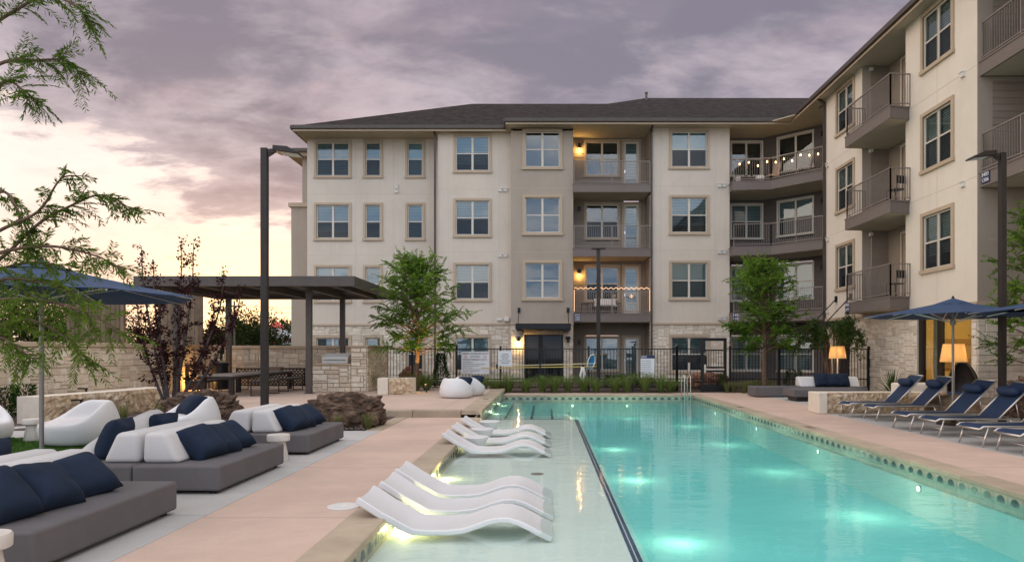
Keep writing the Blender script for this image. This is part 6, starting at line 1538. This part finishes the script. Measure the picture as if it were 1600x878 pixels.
for px, py, Y, s, l_ in ((192, 655, 14.7, .85, 'pale grass clump in front of the curved stone bench'), (252, 640, 15.6, .8, 'pale grass clump between the curved bench and the left boulder'), (425, 648, 13.9, .9, 'pale grass clump between the two dark boulders'), (410, 655, 14.6, .7, 'thin pale grass clump behind the lamp post base'), (528, 666, 13.5, .6, 'pale grass tuft in front of the right dark boulder'), (575, 664, 13.55, .7, 'pale grass tuft at the right end of the right dark boulder'), (448, 622, 15.5, .5, 'small pale grass tuft left of the right dark boulder')): put(G2, (fac(px, Y), Y, 0), s, l_, 'pale grass tufts in the gravel bed')
# shrubs
def shrub(loc, rx, h, n, label, m_, ll=.07, lw=.03, cone=0.):
    m = MB(); st_ = MB()
    for _ in range(n):
        a = rnd.uniform(0, 6.28); z = rnd.random() ** .8; rr = rx * (1 - cone * z) * (math.sin(min(1, z * 1.3 + .2) * math.pi / 1.25) ** .5 if z < 1 else .3) * rnd.uniform(.45, 1.05) ** .6
        p = Vector((loc[0] + math.cos(a) * rr, loc[1] + math.sin(a) * rr, loc[2] + .05 + z * h)); leafq(m, p, Vector((math.cos(a), math.sin(a), rnd.uniform(.1, 1.2))), ll * rnd.uniform(.7, 1.2), lw)
    for k in range(5): a = k * 1.3; st_.tube([loc, (loc[0] + math.cos(a) * rx * .5, loc[1] + math.sin(a) * rx * .5, loc[2] + h * .7)], .012, 4)
    t = thing('shrub', label, 'shrub', loc); m.build('foliage', m_, t, loc, recalc=False); st_.build('stem', M['bark'], t, loc); return t
shrub((fac(689, 25.3), 25.3, .1), .36, 1.25, 2400, 'dark green cone shaped shrub between the cypress and the warning sign', M['leaf_dark'], .07, .03, .55)
for px, Y, h, l_ in ((10, 15.8, .62, 'dark green upright shrub by the stone wall, leftmost'), (36, 15.4, .70, 'dark green upright shrub by the stone wall, second from left'), (90, 19.5, .4, 'low dark shrub behind the curved stone bench')): shrub((fac(px, Y), Y, .0), .24, h, 600, l_, M['leaf_dark'], .10, .03)
for px, Y, h, l_ in ((958, 27.0, .5, 'round dark shrub behind the fence below the balconies, left one'), (983, 27.0, .55, 'round dark shrub behind the fence below the balconies, right one'), (1010, 27.2, .6, 'dark shrub behind the exit sign'), (1240, 27.6, .7, 'dark shrub behind the fence right of the second cypress'), (600, 27.0, .4, 'low shrub behind the left end of the fence')): shrub((fac(px, Y), Y, .02), .36, h, 900, l_, M['leaf_dark'], .07, .03)
shrub((10.7, 19.6, 0), .25, .35, 400, 'small dark reddish shrub beside the yucca', M['leaf_purple'], .08, .03)
def spiky(loc, n, h, label, w_=.018):
    m = MB()
    for i in range(n):
        a = i * 2.4; e = R(rnd.uniform(15, 85)); d = Vector((math.cos(a) * math.cos(e), math.sin(a) * math.cos(e), math.sin(e))); s = d.cross(Vector((0, 0, 1))).normalized() * w_; L_ = h * rnd.uniform(.8, 1.1); b = Vector(loc)
        m.add([b - s * .6, b + s * .6, b + d * L_ * .4 + s, b + d * L_ * .4 - s, b + d * L_], ((0, 1, 2, 3), (3, 2, 4)))
    tag(m.build('yucca_plant', M['leaf_olive'], None, loc, recalc=False), label, 'plant')
spiky((fac(1395, 20.6), 20.6, .25), 70, .75, 'spiky yucca plant against the stone wall behind the loungers')
spiky((fac(1128, 27.0), 27.0, .1), 40, .7, 'spiky plant behind the pool gate')
# ================================================================== far background
def far_tree(x, y, h, w_, seed, label, n=3800, ls=.5):
    rnd.seed(seed); o = (x, y, 0); t = thing('distant_tree', label, 'tree', o, 0, 'dark trees far beyond the wall'); m = MB(); tr = MB(); tr.tube([(x, y, 0), (x, y, h * .55)], [.3, .12], 7)
    bl = [(Vector((x + rnd.gauss(0, w_ * .3), y + rnd.gauss(0, w_ * .25), h * rnd.uniform(.35, .85))), w_ * rnd.uniform(.18, .34)) for _ in range(14)]
    for c, r_ in bl: tr.tube([(x, y, h * .35), c], [.1, .04], 4)
    for i in range(n):
        c, r_ = bl[i % 14]; v = Vector((rnd.gauss(0, 1), rnd.gauss(0, 1), rnd.gauss(0, .75))).normalized() * r_ * rnd.uniform(.5, 1.08); leafq(m, c + v, v + Vector((rnd.gauss(0, .3), rnd.gauss(0, .3), rnd.gauss(0, .3))), ls * rnd.uniform(.6, 1.2), ls * .55)
    m.build('crown', M['far_tree'], t, o, recalc=False); tr.build('trunk', M['bark_grey'], t, o, recalc=False)
for i, (px, Y, h, w_, l_) in enumerate(((392, 120, 7.6, 9, 'dark bushy tree on the horizon left of the tall lamp post'), (370, 135, 5.4, 9, 'low dark tree on the horizon where the sun is setting'), (345, 110, 4.6, 7, 'low dark tree beyond the wall right of the purple tree'), (425, 150, 7.6, 9, 'dark tree on the horizon behind the red roofed tower'), (410, 105, 5.8, 6, 'dark tree on the horizon just behind the lamp post'), (460, 170, 9, 9, 'dark tree behind the white shop beside the building'), (100, 75, 7.2, 9, 'dark tree beyond the wall left of the nearer timber screen'), (55, 80, 6.6, 9, 'dark tree beyond the wall behind the left umbrella pole'), (5, 75, 7.5, 8, 'dark tree beyond the wall at the left edge'), (235, 90, 4.5, 7, 'low dark tree between the two timber screens'))): far_tree(fac(px, Y), Y, h, w_, 100 + i, l_, ls=.45 if Y > 90 else .32)
Y = 118; a = fac(424, Y); b = fac(434, Y); c = fac(455, Y); o = (a, Y, 0); t = thing('shop_building', 'far white shop with a red roofed clock style tower beyond the wall', 'building', o)
m = MB(); m.box(b + .02, c + 6, Y + .5, Y + 9, 0, 4.9); m.box(a, b, Y, Y + 2, 0, 5.3); m.build('wall', mat('shop_white', (.66, .64, .66), .8), t, o)
m = MB(); q = [(a - .35, Y - .35, 5.3), (b + .35, Y - .35, 5.3), (b + .35, Y + 2.3, 5.3), (a - .35, Y + 2.3, 5.3), ((a + b) / 2, Y + 1, 6.5)]; m.add(q, ((0, 1, 4), (1, 2, 4), (2, 3, 4), (3, 0, 4), (0, 1, 2, 3))); m.build('tower_roof', mat('red_roof', (.50, .07, .06), .7), t, o)
for z in (4.45, 3.65, 2.95): m = MB(); m.box(a + .25, b - .25, Y - .06, Y, z - .28, z + .28); m.build('window', mat('dark_red_panel', (.30, .03, .05), .6), t, o)
m = MB(); m.box(b + .03, c + 6, Y - .8, Y + .45, 1.9, 2.5); m.build('awning', mat('green_awning', (.03, .20, .12), .7), t, o); m = MB(); m.box(b + .6, b + 2.0, Y + .42, Y + .48, 3.0, 3.6); m.build('shop_sign', mat('dark_red_sign', (.16, .04, .05), .6), t, o)
Y = 95
def util(px, top, label):
    x = fac(px, Y); z = 1.5 + (548 - top) / F * Y; o = (x, Y, 0); t = thing('utility_pole', label, 'utility pole', o, 0, 'far utility poles'); m = MB(); m.tube([(x, Y, 0), (x, Y, z)], [.16, .11], 8); m.build('pole', M['bark_grey'], t, o); m = MB(); m.box(x - 1.0, x + 1.0, Y - .06, Y + .06, z - .8, z - .65); m.build('crossarm', M['bark_grey'], t, o); return (x, z)
pa = util(366, 470, 'thin utility pole on the horizon under the pergola'); pb = util(123, 455, 'thin utility pole beyond the left umbrella')
m = MB()
for dz_ in (.0, -.7): m.tube([(pb[0] - 20, Y, pb[1] + dz_), (pb[0], Y, pb[1] - .6 + dz_)] + [(pb[0] + (pa[0] - pb[0]) * k / 6, Y, pb[1] - .6 + (pa[1] - pb[1]) * k / 6 - .9 * math.sin(k / 6 * math.pi) + dz_) for k in range(1, 7)] + [(pa[0] + 12, Y, pa[1] - 1.2 + dz_), (pa[0] + 30, Y, pa[1] - 1.9 + dz_)], .025, 4)
tag(m.build('power_lines', M['black'], o=(pa[0], Y, 5)), 'thin power lines strung between the far utility poles', 'power lines')
x = fac(441, 88); z = 1.5 + 45 / F * 88; t = thing('street_lamp', 'far curved street lamp in front of the white shop', 'street lamp', (x, 88, 0)); m = MB(); m.tube([(0, 0, 0), (0, 0, z - 1.0)] + [(.45 - .45 * math.cos(k * .45), 0, z - 1.0 + .75 * math.sin(k * .45)) for k in range(1, 6)], .07, 6); m.build('pole', M['black'], t); m = MB(); m.tube([(.86, 0, z - .45), (.86, 0, z - .75)], [.06, .22], 8); m.build('head', M['black'], t)
# warm uplight below the purple tree
p = Vector((-11.95, 24.3, .0)); t = thing('uplight', 'small hidden warm spotlight lighting the stone wall behind the purple tree', 'spotlight', p)
m = MB(); m.tube([(0, 0, 0), (0, 0, .12)], .018, 8); m.tube([(0, 0, .10), (-.02, .05, .22)], .04, 10); m.build('body', M['bronze'], t); m = MB(); m.tube([(-.02, .05, .221), (-.021, .052, .226)], .034, 10); m.build('lens', M['bulb'], t)
lamp('uplight_lamp', (-.05, .1, .45), 22, (1, .55, .16), .05, t)
